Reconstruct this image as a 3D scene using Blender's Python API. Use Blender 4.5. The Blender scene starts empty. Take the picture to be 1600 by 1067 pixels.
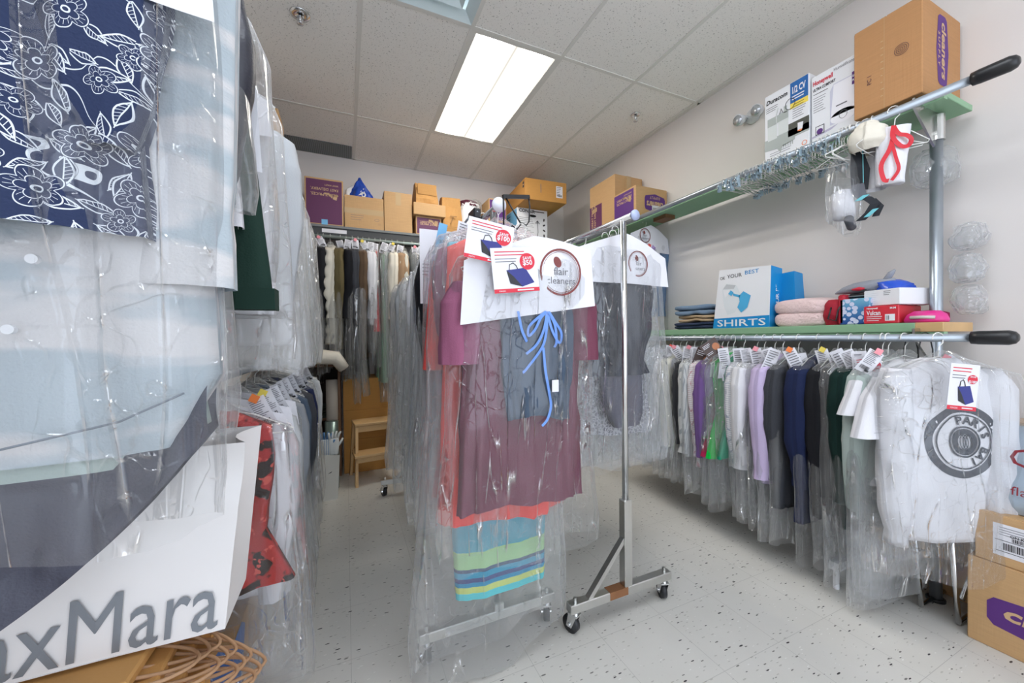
import bpy, math, random
import numpy as np
from mathutils import Vector, Matrix

sc = bpy.context.scene
COL = sc.collection
PI = math.pi

# ------------------------------------------------------------------ camera
F_PX, YAW, PIT, ROL = 587.8, .4155, -.0108, -.0107
CAM_H = 1.2
f_ = Vector((math.sin(YAW)*math.cos(PIT), math.cos(YAW)*math.cos(PIT), math.sin(PIT)))
r0 = Vector((math.cos(YAW), -math.sin(YAW), 0)); u0 = r0.cross(f_)
r_ = r0*math.cos(ROL)+u0*math.sin(ROL); u_ = -r0*math.sin(ROL)+u0*math.cos(ROL)
cd = bpy.data.cameras.new('camera'); cd.sensor_width = 36; cd.sensor_fit = 'HORIZONTAL'
cd.lens = F_PX*36/1600; cd.clip_start = .02; cd.clip_end = 60
cam = bpy.data.objects.new('camera', cd); COL.objects.link(cam)
M4 = Matrix((( r_.x, u_.x, -f_.x, 0), (r_.y, u_.y, -f_.y, 0), (r_.z, u_.z, -f_.z, CAM_H), (0, 0, 0, 1)))
cam.matrix_world = M4
sc.camera = cam

# ------------------------------------------------------------------ world, exposure
w = bpy.data.worlds.new('world'); sc.world = w; w.use_nodes = True
w.node_tree.nodes['Background'].inputs[0].default_value = (.80, .88, 1, 1)
w.node_tree.nodes['Background'].inputs[1].default_value = 1.9
vs = sc.view_settings
vs.view_transform = 'Standard'; vs.look = 'None'; vs.gamma = 1; vs.use_curve_mapping = False
vs.exposure = 0.66
cy = sc.cycles
cy.max_bounces = 10; cy.diffuse_bounces = 6; cy.glossy_bounces = 3; cy.transmission_bounces = 4
cy.transparent_max_bounces = 40
cy.caustics_reflective = False; cy.caustics_refractive = False
cy.use_denoising = True; cy.sample_clamp_indirect = 6
PANEL_W = 20.0         # what the ceiling troffers give off
AMB_W = 12.0

# ------------------------------------------------------------------ helpers
def S(r, g, b, a=1):
    c = []
    for v in (r, g, b):
        v /= 255
        c.append(v/12.92 if v <= .04045 else ((v+.055)/1.055)**2.4)
    return (c[0], c[1], c[2], a)

class MB:
    """collects faces of one mesh"""
    def __init__(s): s.v = []; s.f = []; s.m = []; s.n = 0; s.uv = []; s.has_uv = False
    def add(s, V, Fs, mi=0, uv=None):
        b = s.n; s.v += [tuple(map(float, p)) for p in V]; s.n += len(V)
        s.f += [tuple(i+b for i in f) for f in Fs]; s.m += [mi]*len(Fs)
        if uv is not None: s.has_uv = True; s.uv += [tuple(q) for q in uv]
        else: s.uv += [(0, 0)]*len(V)
        return s
    def box(s, x0, y0, z0, x1, y1, z1, mi=0, rot=None, piv=None):
        V = [(x, y, z) for z in (z0, z1) for y in (y0, y1) for x in (x0, x1)]
        if rot is not None:
            p = Vector(piv or ((x0+x1)/2, (y0+y1)/2, (z0+z1)/2))
            V = [tuple(p+rot@(Vector(q)-p)) for q in V]
        return s.add(V, [(0, 2, 3, 1), (4, 5, 7, 6), (0, 1, 5, 4), (2, 6, 7, 3), (0, 4, 6, 2), (1, 3, 7, 5)], mi)
    def bbox(s, x0, y0, z0, x1, y1, z1, b=.004, mi=0):
        """box with chamfered edges"""
        V = []; idx = {}
        X = (x0, x1); Y = (y0, y1); Z = (z0, z1)
        for i in (0, 1):
            for j in (0, 1):
                for k in (0, 1):
                    sx, sy, sz = 1-2*i, 1-2*j, 1-2*k
                    idx[i, j, k] = len(V)
                    V += [(X[i], Y[j]+sy*b, Z[k]+sz*b), (X[i]+sx*b, Y[j], Z[k]+sz*b), (X[i]+sx*b, Y[j]+sy*b, Z[k])]
        g = lambda i, j, k, a: idx[i, j, k]+a
        Fs = []
        for i in (0, 1):
            q = [g(i, 0, 0, 0), g(i, 1, 0, 0), g(i, 1, 1, 0), g(i, 0, 1, 0)]; Fs.append(q if i else q[::-1])
            q = [g(0, i, 0, 1), g(0, i, 1, 1), g(1, i, 1, 1), g(1, i, 0, 1)]; Fs.append(q if i else q[::-1])
            q = [g(0, 0, i, 2), g(1, 0, i, 2), g(1, 1, i, 2), g(0, 1, i, 2)]; Fs.append(q if i else q[::-1])
        for i in (0, 1):
            for j in (0, 1):
                fl = (i+j) % 2
                q = [g(i, j, 0, 0), g(i, j, 0, 1), g(i, j, 1, 1), g(i, j, 1, 0)]; Fs.append(q if not fl else q[::-1])
                q = [g(i, 0, j, 0), g(i, 0, j, 2), g(i, 1, j, 2), g(i, 1, j, 0)]; Fs.append(q[::-1] if not fl else q)
                q = [g(0, i, j, 1), g(0, i, j, 2), g(1, i, j, 2), g(1, i, j, 1)]; Fs.append(q if not fl else q[::-1])
                for k in (0, 1):
                    q = [g(i, j, k, 0), g(i, j, k, 1), g(i, j, k, 2)]; Fs.append(q if (i+j+k) % 2 else q[::-1])
        return s.add(V, Fs, mi)
    def tube(s, pts, r, n=8, mi=0, cap=True):
        P = [Vector(p) for p in pts]; V = []; Fs = []
        R = r if isinstance(r, (list, tuple)) else [r]*len(P)
        up = None
        for i, p in enumerate(P):
            t = (P[min(i+1, len(P)-1)]-P[max(i-1, 0)]).normalized()
            if up is None:
                up = t.orthogonal().normalized()
            else:
                up = (up-t*up.dot(t))
                up = up.normalized() if up.length > 1e-6 else t.orthogonal().normalized()
            q = t.cross(up)
            for k in range(n):
                a = 2*PI*k/n
                V.append(p+(up*math.cos(a)+q*math.sin(a))*R[i])
        for i in range(len(P)-1):
            for k in range(n):
                Fs.append((i*n+k, i*n+(k+1) % n, (i+1)*n+(k+1) % n, (i+1)*n+k))
        if cap: Fs += [tuple(range(n))[::-1], tuple((len(P)-1)*n+k for k in range(n))]
        return s.add(V, Fs, mi)
    def cyl(s, c, axis, r, h, n=20, mi=0):
        a = Vector(axis).normalized(); c = Vector(c)
        return s.tube([c-a*h/2, c+a*h/2], r, n, mi)
    def lathe(s, prof, c=(0, 0, 0), n=20, mi=0):
        V = []; Fs = []
        for (r, z) in prof:
            for k in range(n):
                a = 2*PI*k/n; V.append((c[0]+r*math.cos(a), c[1]+r*math.sin(a), c[2]+z))
        for i in range(len(prof)-1):
            for k in range(n): Fs.append((i*n+k, i*n+(k+1) % n, (i+1)*n+(k+1) % n, (i+1)*n+k))
        Fs += [tuple(range(n))[::-1], tuple((len(prof)-1)*n+k for k in range(n))]
        return s.add(V, Fs, mi)
    def build(s, name, mats, parent=None, smooth=False, loc=None):
        me = bpy.data.meshes.new(name)
        me.from_pydata(s.v, [], s.f)
        if not isinstance(mats, (list, tuple)): mats = [mats]
        for m in mats: me.materials.append(m)
        if len(mats) > 1: me.polygons.foreach_set('material_index', s.m)
        if s.has_uv:
            uvl = me.uv_layers.new(name='UVMap')
            li = np.empty(len(me.loops), np.int32); me.loops.foreach_get('vertex_index', li)
            uvl.data.foreach_set('uv', np.array(s.uv, np.float32)[li].ravel())
        if smooth: me.polygons.foreach_set('use_smooth', [True]*len(me.polygons))
        me.update()
        o = bpy.data.objects.new(name, me); COL.objects.link(o)
        if parent: o.parent = parent
        if loc: o.location = loc
        return o

def thing(name, label, cat, loc=(0, 0, 0), rz=0, group=None, rx=0, ry=0):
    o = bpy.data.objects.new(name, None); COL.objects.link(o); o.empty_display_size = .05
    o.location = loc; o.rotation_euler = (rx, ry, rz)
    tag(o, label, cat, group)
    return o
def tag(o, label, cat, group=None):
    o['label'] = label; o['category'] = cat
    if group: o['group'] = group
    return o
def struct(o, label=None):
    o['kind'] = 'structure'
    if label: o['label'] = label
    return o
def dup(root, loc, rz=0, label=None, group=None, ry=0):
    r = root.copy(); COL.objects.link(r); r.location = loc; r.rotation_euler = (0, ry, rz)
    if label: r['label'] = label
    if group: r['group'] = group
    for ch in list(root.children):
        c = ch.copy(); COL.objects.link(c); c.parent = r
        for g in ch.children:
            d = g.copy(); COL.objects.link(d); d.parent = c
    return r

# value noise, vectorised
def _h(ix, iy, iz, s):
    n = (ix*374761393+iy*668265263+iz*2147483647+s*1274126177) & 0xffffffff
    n = ((n ^ (n >> 13))*1274126177) & 0xffffffff
    n = n ^ (n >> 16)
    return (n & 0xffff)/65535.0
def vnoise(x, y, z, s=0):
    x = np.asarray(x, float)+100; y = np.asarray(y, float)+100; z = np.asarray(z, float)+100
    ix, iy, iz = np.floor(x).astype(np.int64), np.floor(y).astype(np.int64), np.floor(z).astype(np.int64)
    fx, fy, fz = x-ix, y-iy, z-iz
    fx = fx*fx*(3-2*fx); fy = fy*fy*(3-2*fy); fz = fz*fz*(3-2*fz)
    o = 0
    for a in (0, 1):
        for b in (0, 1):
            for c in (0, 1):
                o = o+_h(ix+a, iy+b, iz+c, s)*(fx if a else 1-fx)*(fy if b else 1-fy)*(fz if c else 1-fz)
    return o*2-1

def tubesheet(mb, levels, nth=40, nz=40, sup=2.4, fold=.004, kf=7, crumple=.0, cf=14, seed=0, hem=0.0, mi=0, captop=True, capbot=False, foldtop=.15, sway=0):
    """a hanging sleeve of cloth or film: levels are (z, half width, half thickness[, cx, cy]) from the top down"""
    rs = np.random.RandomState(seed)
    L = np.array([tuple(l)+(0,)*(5-len(l)) for l in levels], float)
    zs = -L[:, 0]; order = np.argsort(zs, kind='stable'); zs = zs[order]; L = L[order]
    t = np.linspace(0, 1, nz)
    # denser at the top
    zz = zs[0]+(zs[-1]-zs[0])*(t**1.25)
    for q in zs[1:-1]:
        k = np.argmin(abs(zz-q)); zz[k] = q
    zz = np.sort(zz)
    hw, ht, cx, cyy = (np.interp(zz, zs, L[:, i]) for i in (1, 2, 3, 4))
    th = np.linspace(0, 2*PI, nth, endpoint=False)
    C, Sn = np.cos(th), np.sin(th)
    ex = 2/sup
    cxx = np.sign(C)*abs(C)**ex; syy = np.sign(Sn)*abs(Sn)**ex
    X = cx[:, None]+hw[:, None]*cxx[None]; Y = cyy[:, None]+ht[:, None]*syy[None]
    Z = -np.repeat(zz[:, None], nth, 1)
    tt = ((zz-zz[0])/(zz[-1]-zz[0]+1e-9))[:, None]
    env = foldtop+(1-foldtop)*np.clip(tt*1.3, 0, 1)
    D = 0
    for j in range(4):
        k = kf*(.55+.5*j)*(1+.2*rs.rand()); ph = rs.rand()*6.28; dr = (rs.rand()-.5)*5
        a = np.sin(k*th[None]+ph+dr*tt+1.2*np.sin(3*tt+ph))
        if j % 2: a = 1-2*np.sqrt(abs(a)**1.4+.02)
        D = D+a*[1, .6, .45, .3][j]
    D = D*fold*env
    if crumple:
        n1 = vnoise(X*cf, Y*cf*1.5, Z*cf*.45, seed)
        n2 = vnoise(X*cf*2.7, Y*cf*3, Z*cf*1.2, seed+5)
        D = D+crumple*((1-2*abs(n1))+.5*(1-2*abs(n2)))
    nx = np.sign(C)*abs(C)**.7*.5; ny = np.sign(Sn)*abs(Sn)**.5
    X = X+D*nx[None]; Y = Y+D*ny[None]
    if sway: Y = Y+sway*vnoise(X*2+seed, 0*X, Z*2, seed+9)*tt; X = X+sway*.5*vnoise(0*X+seed, 0*X, Z*2.5, seed+3)*tt
    if hem: Z = Z+hem*vnoise(X*7, Y*9, 0*X, seed+2)*(tt**6)
    V = np.stack([X, Y, Z], -1).reshape(-1, 3)
    u = (th/(2*PI)*2*(0.45))[None]+0*Z
    per = np.where(Sn >= 0, X, X+1.7); UV = np.stack([per, Z], -1).reshape(-1, 2)
    Fs = [(i*nth+k, (i+1)*nth+k, (i+1)*nth+(k+1) % nth, i*nth+(k+1) % nth) for i in range(nz-1) for k in range(nth)]
    V = V.tolist(); UV = UV.tolist()
    if captop:
        V.append([float(cx[0]), float(cyy[0]), float(-zz[0])]); UV.append([0, 0]); c = len(V)-1
        Fs += [(c, k, (k+1) % nth) for k in range(nth)]
    if capbot:
        b = (nz-1)*nth
        V.append([float(cx[-1]), float(cyy[-1]), float(-zz[-1])+.01]); UV.append([0, 0]); c = len(V)-1
        Fs += [(c, b+(k+1) % nth, b+k) for k in range(nth)]
    mb.add(V, Fs, mi, UV)
    return mb

# ------------------------------------------------------------------ materials
MATS = {}
class N:
    def __init__(s, name):
        s.m = bpy.data.materials.new(name); s.m.use_nodes = True; s.t = s.m.node_tree
        s.n = s.t.nodes; s.l = s.t.links; s.b = s.n['Principled BSDF']; s.out = s.n['Material Output']
    def a(s, ty, **k):
        x = s.n.new(ty)
        for q, v in k.items(): setattr(x, q, v)
        return x
    def set(s, **k):
        for q, v in k.items(): s.b.inputs[q.replace('_', ' ')].default_value = v
        return s
    def math(s, op, a, b=None, c=None):
        x = s.a('ShaderNodeMath', operation=op)
        for i, q in enumerate((a, b, c)):
            if q is None: continue
            if isinstance(q, (int, float)): x.inputs[i].default_value = q
            else: s.l.new(q, x.inputs[i])
        return x.outputs[0]
    def mix(s, f, a, b):
        x = s.a('ShaderNodeMix', data_type='RGBA')
        for i, q in ((0, f), (6, a), (7, b)):
            if isinstance(q, (int, float, tuple)): x.inputs[i].default_value = q
            else: s.l.new(q, x.inputs[i])
        return x.outputs[2]
    def ramp(s, f, st, interp='LINEAR'):
        x = s.a('ShaderNodeValToRGB'); x.color_ramp.interpolation = interp
        e = x.color_ramp.elements
        while len(e) < len(st): e.new(.5)
        for i, (p, c) in enumerate(st): e[i].position = p; e[i].color = c
        s.l.new(f, x.inputs[0]); return x.outputs[0]
    def coord(s, kind='Object'):
        return s.a('ShaderNodeTexCoord').outputs[kind]
    def mapping(s, v, scale=(1, 1, 1), rot=(0, 0, 0), loc=(0, 0, 0)):
        x = s.a('ShaderNodeMapping'); x.inputs['Scale'].default_value = scale; x.inputs['Rotation'].default_value = rot; x.inputs['Location'].default_value = loc
        s.l.new(v, x.inputs[0]); return x.outputs[0]
    def noise(s, v, sc_, det=2, rough=.5):
        x = s.a('ShaderNodeTexNoise'); x.inputs['Scale'].default_value = sc_; x.inputs['Detail'].default_value = det; x.inputs['Roughness'].default_value = rough
        s.l.new(v, x.inputs['Vector']); return x.outputs[0]
    def bump(s, h, st=.2, d=.01):
        x = s.a('ShaderNodeBump'); x.inputs['Strength'].default_value = st; x.inputs['Distance'].default_value = d
        s.l.new(h, x.inputs['Height']); s.l.new(x.outputs[0], s.b.inputs['Normal']); return x.outputs[0]

def plain(name, col, rough=.6, metal=0, bump=None, var=0, **k):
    if name in MATS: return MATS[name]
    n = N(name); n.set(Base_Color=col, Roughness=rough, Metallic=metal, **k)
    if var or bump:
        c = n.coord()
        if var:
            ns = n.noise(c, 9, 3)
            n.l.new(n.mix(ns, tuple(q*(1-var) for q in col[:3])+(1,), tuple(min(1, q*(1+var)) for q in col[:3])+(1,)), n.b.inputs['Base Color'])
        if bump: n.bump(n.noise(c, bump[0], 3), bump[1], .01)
    MATS[name] = n.m; return n.m

def cloth(name, col, rough=.85, pat=None, sheen=.0, col2=None, spec=.25):
    if name in MATS: return MATS[name]
    n = N(name); n.set(Base_Color=col, Roughness=rough)
    n.b.inputs['Specular IOR Level'].default_value = spec
    uv = n.coord('UV'); rnd = n.a('ShaderNodeObjectInfo').outputs['Random']
    mo = n.mapping(uv, (1, 1, 1))
    wv = n.noise(n.mapping(uv, (1, 1, 1)), 260, 1)
    fold = n.noise(n.mapping(uv, (14, 2.2, 1)), 1.4, 3)
    h = n.math('ADD', n.math('MULTIPLY', wv, .12), fold)
    n.bump(h, .55, .012)
    bw = S(245, 245, 245)
    sep = n.a('ShaderNodeSeparateXYZ'); n.l.new(uv, sep.inputs[0]); U, V = sep.outputs[0], sep.outputs[1]
    def line(c, per, wd): return n.math('LESS_THAN', n.math('FRACT', n.math('MULTIPLY', c, 1/per)), wd)
    out = None
    if pat == 'stripe': out = n.mix(line(U, .012, .3), col, col2)
    if pat == 'grid': out = n.mix(n.math('MAXIMUM', line(U, .012, .16), line(V, .012, .16)), col, col2)
    if pat == 'plaid': out = n.mix(n.math('MULTIPLY', n.math('ADD', line(U, .05, .45), line(V, .05, .45)), .5), col, col2)
    if pat == 'water':   # watercolour washes
        q = n.noise(n.mapping(uv, (1.4, 4.5, 1)), 2.2, 3)
        out = n.mix(n.math('SMOOTHSTEP', q, .43, .56) if False else n.ramp(q, [(.46, (0, 0, 0, 1)), (.53, (1, 1, 1, 1))]), col, col2)
    if pat == 'roses':
        q = n.noise(uv, 17, 2); q2 = n.noise(uv, 33, 2)
        out = n.mix(n.ramp(q, [(.46, (0, 0, 0, 1)), (.5, (1, 1, 1, 1))]), S(28, 24, 24), col)
        out = n.mix(n.ramp(q2, [(.6, (0, 0, 0, 1)), (.63, (1, 1, 1, 1))]), out, col2)
    if pat == 'lace':
        q = n.a('ShaderNodeTexVoronoi', feature='DISTANCE_TO_EDGE'); q.inputs['Scale'].default_value = 60; n.l.new(uv, q.inputs['Vector'])
        out = n.mix(n.math('LESS_THAN', q.outputs[0], .12), col, col2)
    if pat == 'melange':
        out = n.mix(n.noise(n.mapping(uv, (1, 5, 1)), 60, 2), col, col2)
    if pat == 'floral':
        # outline flowers: five petals around each cell centre, veins, and leafy vines between
        acc = None; allr = None
        for (scale, wob, w_) in ((14.5, .0, 1), (21, 3.3, .8)):
            mp = n.mapping(uv, (scale, scale, 1), loc=(wob, wob*1.7, 0))
            vo = n.a('ShaderNodeTexVoronoi', voronoi_dimensions='2D'); vo.inputs['Scale'].default_value = 1; vo.inputs['Randomness'].default_value = .75
            n.l.new(mp, vo.inputs['Vector'])
            sub = n.a('ShaderNodeVectorMath', operation='SUBTRACT'); n.l.new(mp, sub.inputs[0]); n.l.new(vo.outputs['Position'], sub.inputs[1])
            s2 = n.a('ShaderNodeSeparateXYZ'); n.l.new(sub.outputs[0], s2.inputs[0])
            csep = n.a('ShaderNodeSeparateColor'); n.l.new(vo.outputs['Color'], csep.inputs[0])
            ang = n.math('ADD', n.math('ARCTAN2', s2.outputs[1], s2.outputs[0]), n.math('MULTIPLY', csep.outputs[0], 6.28))
            r = vo.outputs['Distance']
            pet = n.math('ABSOLUTE', n.math('SINE', n.math('MULTIPLY', ang, 2.5)))
            R = n.math('ADD', n.math('MULTIPLY', pet, .15), .2)
            sc_ = n.math('ADD', n.math('MULTIPLY', csep.outputs[1], .35), .75)
            R = n.math('MULTIPLY', R, sc_)
            o1 = n.math('LESS_THAN', n.math('ABSOLUTE', n.math('SUBTRACT', r, R)), .009)
            R2 = n.math('MULTIPLY', R, .55)
            o2 = n.math('LESS_THAN', n.math('ABSOLUTE', n.math('SUBTRACT', r, R2)), .006)
            vein = n.math('LESS_THAN', n.math('ABSOLUTE', n.math('SINE', n.math('MULTIPLY', ang, 12.5))), .16)
            inn = n.math('MULTIPLY', n.math('LESS_THAN', r, n.math('MULTIPLY', R, .85)), n.math('GREATER_THAN', r, n.math('MULTIPLY', R, .6)))
            core = n.math('LESS_THAN', n.math('ABSOLUTE', n.math('SUBTRACT', r, .045)), .012)
            fl = n.math('MAXIMUM', n.math('MAXIMUM', o1, o2), n.math('MAXIMUM', n.math('MULTIPLY', vein, inn), core))
            if w_ < 1: fl = n.math('MULTIPLY', fl, n.math('GREATER_THAN', csep.outputs[2], .45))
            insd = n.math('LESS_THAN', r, n.math('ADD', R, .02))
            if w_ < 1: fl = n.math('MULTIPLY', fl, n.math('SUBTRACT', 1, allr)); insd = n.math('MULTIPLY', insd, n.math('GREATER_THAN', csep.outputs[2], .45))
            allr = insd if allr is None else n.math('MAXIMUM', allr, insd)
            acc = fl if acc is None else n.math('MAXIMUM', acc, fl)
        # leaves: pointed outlines with a midrib, turned at random
        nz_ = n.noise(uv, 11, 1)
        for (scl, lo) in ((26, 0), (32, 5.3)):
            mp = n.mapping(uv, (scl, scl, 1), loc=(lo, lo*1.3, 0))
            vo = n.a('ShaderNodeTexVoronoi', voronoi_dimensions='2D'); vo.inputs['Scale'].default_value = 1; vo.inputs['Randomness'].default_value = .6
            n.l.new(mp, vo.inputs['Vector'])
            sub = n.a('ShaderNodeVectorMath', operation='SUBTRACT'); n.l.new(mp, sub.inputs[0]); n.l.new(vo.outputs['Position'], sub.inputs[1])
            cs = n.a('ShaderNodeSeparateColor'); n.l.new(vo.outputs['Color'], cs.inputs[0])
            vr = n.a('ShaderNodeVectorRotate', rotation_type='Z_AXIS'); n.l.new(sub.outputs[0], vr.inputs['Vector']); n.l.new(n.math('MULTIPLY', cs.outputs[0], 6.28), vr.inputs['Angle'])
            s3 = n.a('ShaderNodeSeparateXYZ'); n.l.new(vr.outputs[0], s3.inputs[0])
            ax = n.math('ABSOLUTE', s3.outputs[0]); ay = n.math('ABSOLUTE', s3.outputs[1])
            q_ = n.math('MULTIPLY', n.math('SUBTRACT', 1, n.math('POWER', n.math('DIVIDE', ax, .44), 1.6)), .19)
            inx = n.math('LESS_THAN', ax, .44)
            lf = n.math('MULTIPLY', n.math('LESS_THAN', n.math('ABSOLUTE', n.math('SUBTRACT', ay, q_)), .022), inx)
            mid = n.math('MULTIPLY', n.math('LESS_THAN', ay, .014), n.math('LESS_THAN', ax, .5))
            vn = n.math('MULTIPLY', n.math('LESS_THAN', n.math('FRACT', n.math('ADD', n.math('MULTIPLY', s3.outputs[0], 9), n.math('MULTIPLY', ay, 6))), .16), n.math('MULTIPLY', n.math('LESS_THAN', ay, q_), n.math('GREATER_THAN', s3.outputs[1], 0)))
            lf = n.math('MULTIPLY', n.math('MAXIMUM', n.math('MAXIMUM', lf, mid), vn), n.math('GREATER_THAN', cs.outputs[1], .42))
            acc = n.math('MAXIMUM', acc, n.math('MULTIPLY', lf, n.math('SUBTRACT', 1, allr)))
            allr = n.math('MAXIMUM', allr, n.math('MULTIPLY', n.math('LESS_THAN', ay, n.math('ADD', q_, .03)), n.math('MULTIPLY', inx, n.math('GREATER_THAN', cs.outputs[1], .42))))
        vine = n.math('LESS_THAN', n.math('ABSOLUTE', n.math('SUBTRACT', nz_, .5)), .0035)
        acc = n.math('MAXIMUM', acc, n.math('MULTIPLY', vine, n.math('SUBTRACT', 1, allr)))
        out = n.mix(acc, col, S(222, 228, 235))
    if pat == 'bands':   # knitted hem stripes by height
        st = [(0, S(80, 205, 215)), (.055, S(205, 220, 120)), (.11, S(20, 140, 185)), (.15, S(60, 70, 130)), (.19, S(25, 150, 190)), (.24, S(30, 60, 110)), (.27, S(165, 210, 150)), (.40, S(170, 214, 140)), (.42, S(20, 160, 185)), (.75, S(35, 175, 200)), (.77, S(120, 200, 220))]
        out = n.ramp(n.math('MULTIPLY', n.math('ADD', V, 1.45), 1/.42), st, 'CONSTANT')
    if out is not None: n.l.new(out, n.b.inputs['Base Color'])
    MATS[name] = n.m; return n.m

def plastic(name, haze=.17, tint=(.985, .992, .997, 1), rough=.09, strength=1, g=.025, cg=.6, sc_=1.0):
    if name in MATS: return MATS[name]
    n = N(name); n.n.remove(n.b)
    uv = n.coord('UV'); rnd = n.a('ShaderNodeObjectInfo').outputs['Random']
    cmb = n.a('ShaderNodeCombineXYZ'); n.l.new(n.math('MULTIPLY', rnd, 40), cmb.inputs[0]); n.l.new(n.math('MULTIPLY', rnd, 17), cmb.inputs[2])
    ad = n.a('ShaderNodeVectorMath', operation='ADD'); n.l.new(uv, ad.inputs[0]); n.l.new(cmb.outputs[0], ad.inputs[1])
    v = ad.outputs[0]
    def crease(scale, rot, wd):
        q = n.noise(n.mapping(v, tuple(k_*sc_ for k_ in scale[:2])+(1,), rot=(0, 0, rot)), 1, 1.5, .45)
        r = n.math('DIVIDE', n.math('ABSOLUTE', n.math('SUBTRACT', q, .5)), wd)
        return n.math('SUBTRACT', 1, n.math('MINIMUM', r, 1)), q
    a1, q1 = crease((8, .75, 1), .05, .02)
    a2, q2 = crease((13, 6, 1), -.5, .02)
    a3, q3 = crease((7, 9, 1), .9, .018)
    big = n.noise(n.mapping(v, (5, 2, 1)), 1, 1)
    msk = n.ramp(big, [(.42, (0, 0, 0, 1)), (.6, (1, 1, 1, 1))])
    brk = n.ramp(n.noise(n.mapping(v, (30, 11, 1)), 1, 2), [(.40, (.12, .12, .12, 1)), (.58, (1, 1, 1, 1))])
    h = n.math('MULTIPLY', n.math('ADD', a1, n.math('MULTIPLY', n.math('ADD', a2, a3), n.math('MULTIPLY', msk, .5))), brk)
    bp = n.a('ShaderNodeBump'); bp.inputs['Strength'].default_value = strength; bp.inputs['Distance'].default_value = .02; n.l.new(h, bp.inputs['Height'])
    lw0 = n.a('ShaderNodeLayerWeight'); lw0.inputs[0].default_value = .35
    lw = n.a('ShaderNodeLayerWeight'); lw.inputs[0].default_value = .3; n.l.new(bp.outputs[0], lw.inputs['Normal'])
    tr = n.a('ShaderNodeBsdfTransparent'); tr.inputs[0].default_value = tint
    df = n.a('ShaderNodeBsdfDiffuse'); df.inputs[0].default_value = (.98, .99, 1, 1)
    tl = n.a('ShaderNodeBsdfTranslucent'); tl.inputs[0].default_value = (.98, .99, 1, 1)
    gl = n.a('ShaderNodeBsdfGlossy'); gl.inputs['Roughness'].default_value = rough; gl.inputs[0].default_value = (1, 1, 1, 1)
    n.l.new(bp.outputs[0], gl.inputs['Normal'])
    m0 = n.a('ShaderNodeMixShader'); m0.inputs[0].default_value = .6; n.l.new(df.outputs[0], m0.inputs[1]); n.l.new(tl.outputs[0], m0.inputs[2])
    hz = n.math('ADD', n.math('MULTIPLY', n.math('POWER', lw0.outputs['Facing'], 3), .5), haze)
    hz = n.math('ADD', hz, n.math('MULTIPLY', n.math('POWER', h, 2), haze*1.2+.16))  # whitens the creases: glints put into the diffuse mix
    hz = n.math('MULTIPLY', hz, n.math('ADD', n.math('MULTIPLY', big, 1.0), .5))
    m1 = n.a('ShaderNodeMixShader'); n.l.new(hz, m1.inputs[0]); n.l.new(tr.outputs[0], m1.inputs[1]); n.l.new(m0.outputs[0], m1.inputs[2])
    gf = n.math('ADD', n.math('MULTIPLY', lw.outputs['Fresnel'], .3), n.math('ADD', n.math('MULTIPLY', n.math('POWER', h, 2), cg), g))
    m2 = n.a('ShaderNodeMixShader'); n.l.new(gf, m2.inputs[0]); n.l.new(m1.outputs[0], m2.inputs[1]); n.l.new(gl.outputs[0], m2.inputs[2])
    n.l.new(m2.outputs[0], n.out.inputs[0])
    MATS[name] = n.m; return n.m

FILM = plastic('clear_film')
FILM2 = plastic('milky_film', haze=.22)
FILM3 = plastic('thin_film', haze=.09)
FILMH = plastic('near_film', haze=.07, cg=.9, g=.035, sc_=1.7)
FILM4 = plastic('wrap_film', haze=.22, strength=1.0, g=.05, sc_=2.5)
WIRE = plain('white_wire', S(232, 232, 228), .35)
BLACKP = plain('black_plastic', S(28, 29, 32), .35)
CHROME = plain('chrome', (.78, .79, .8, 1), .13, 1)
GALV = plain('galvanised_steel', S(172, 180, 188), .34, .75, var=.1)
STEEL = plain('brushed_steel', (.62, .62, .6, 1), .28, 1, var=.15)
RUST = plain('rusty_steel', S(150, 105, 72), .55, .5, var=.3)
PAPER = plain('white_paper', S(226, 226, 232), .6, bump=(30, .1))
INK = plain('grey_ink', S(105, 105, 112), .6)
INKD = plain('dark_ink', S(45, 45, 50), .6)
MAROON = plain('maroon_ink', S(125, 62, 60), .6)
RED = plain('red_ink', S(212, 40, 62), .5)
PURPLE = plain('purple_print', S(88, 42, 122), .6)
PLUM = plain('plum_print', S(98, 48, 88), .6)
KRAFT_INK = plain('kraft_on_purple', S(205, 170, 130), .6)
CREAM = plain('cream_ink', S(245, 225, 190), .6)
def kraft(name, col):
    if name in MATS: return MATS[name]
    n = N(name); n.set(Roughness=.75)
    c = n.coord(); q = n.noise(n.mapping(c, (3, 3, 40)), 4, 3)
    n.l.new(n.mix(q, tuple(v*.88 for v in col[:3])+(1,), tuple(min(1, v*1.1) for v in col[:3])+(1,)), n.b.inputs['Base Color'])
    n.bump(n.noise(n.mapping(c, (60, 60, 4)), 3, 1), .08, .01)
    MATS[name] = n.m; return n.m
KRAFT = kraft('cardboard', S(196, 158, 112))
KRAFT_O = kraft('cardboard_orange', S(190, 138, 70))
KRAFT_D = kraft('cardboard_tan', S(182, 134, 88))
KRAFTP = kraft('kraft_paper', S(190, 142, 82))
TAPE = plain('packing_tape', S(196, 168, 128), .2)
BLUET = plain('blue_tape', S(120, 185, 230), .6)
WHITEB = plain('white_card', S(232, 234, 238), .45)
WOODL = plain('pale_wood', S(205, 168, 118), .5, var=.15)
WOODB = plain('brown_wood', S(120, 84, 56), .6, var=.2)
GREENP = plain('green_paint', S(138, 178, 142), .5, var=.06)
RUBBER = plain('rubber', S(38, 40, 44), .45)

# ------------------------------------------------------------------ room
HC, XR, YB, XL, YF = 3.03, 2.58, 4.168, -.72, -2.6
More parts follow.
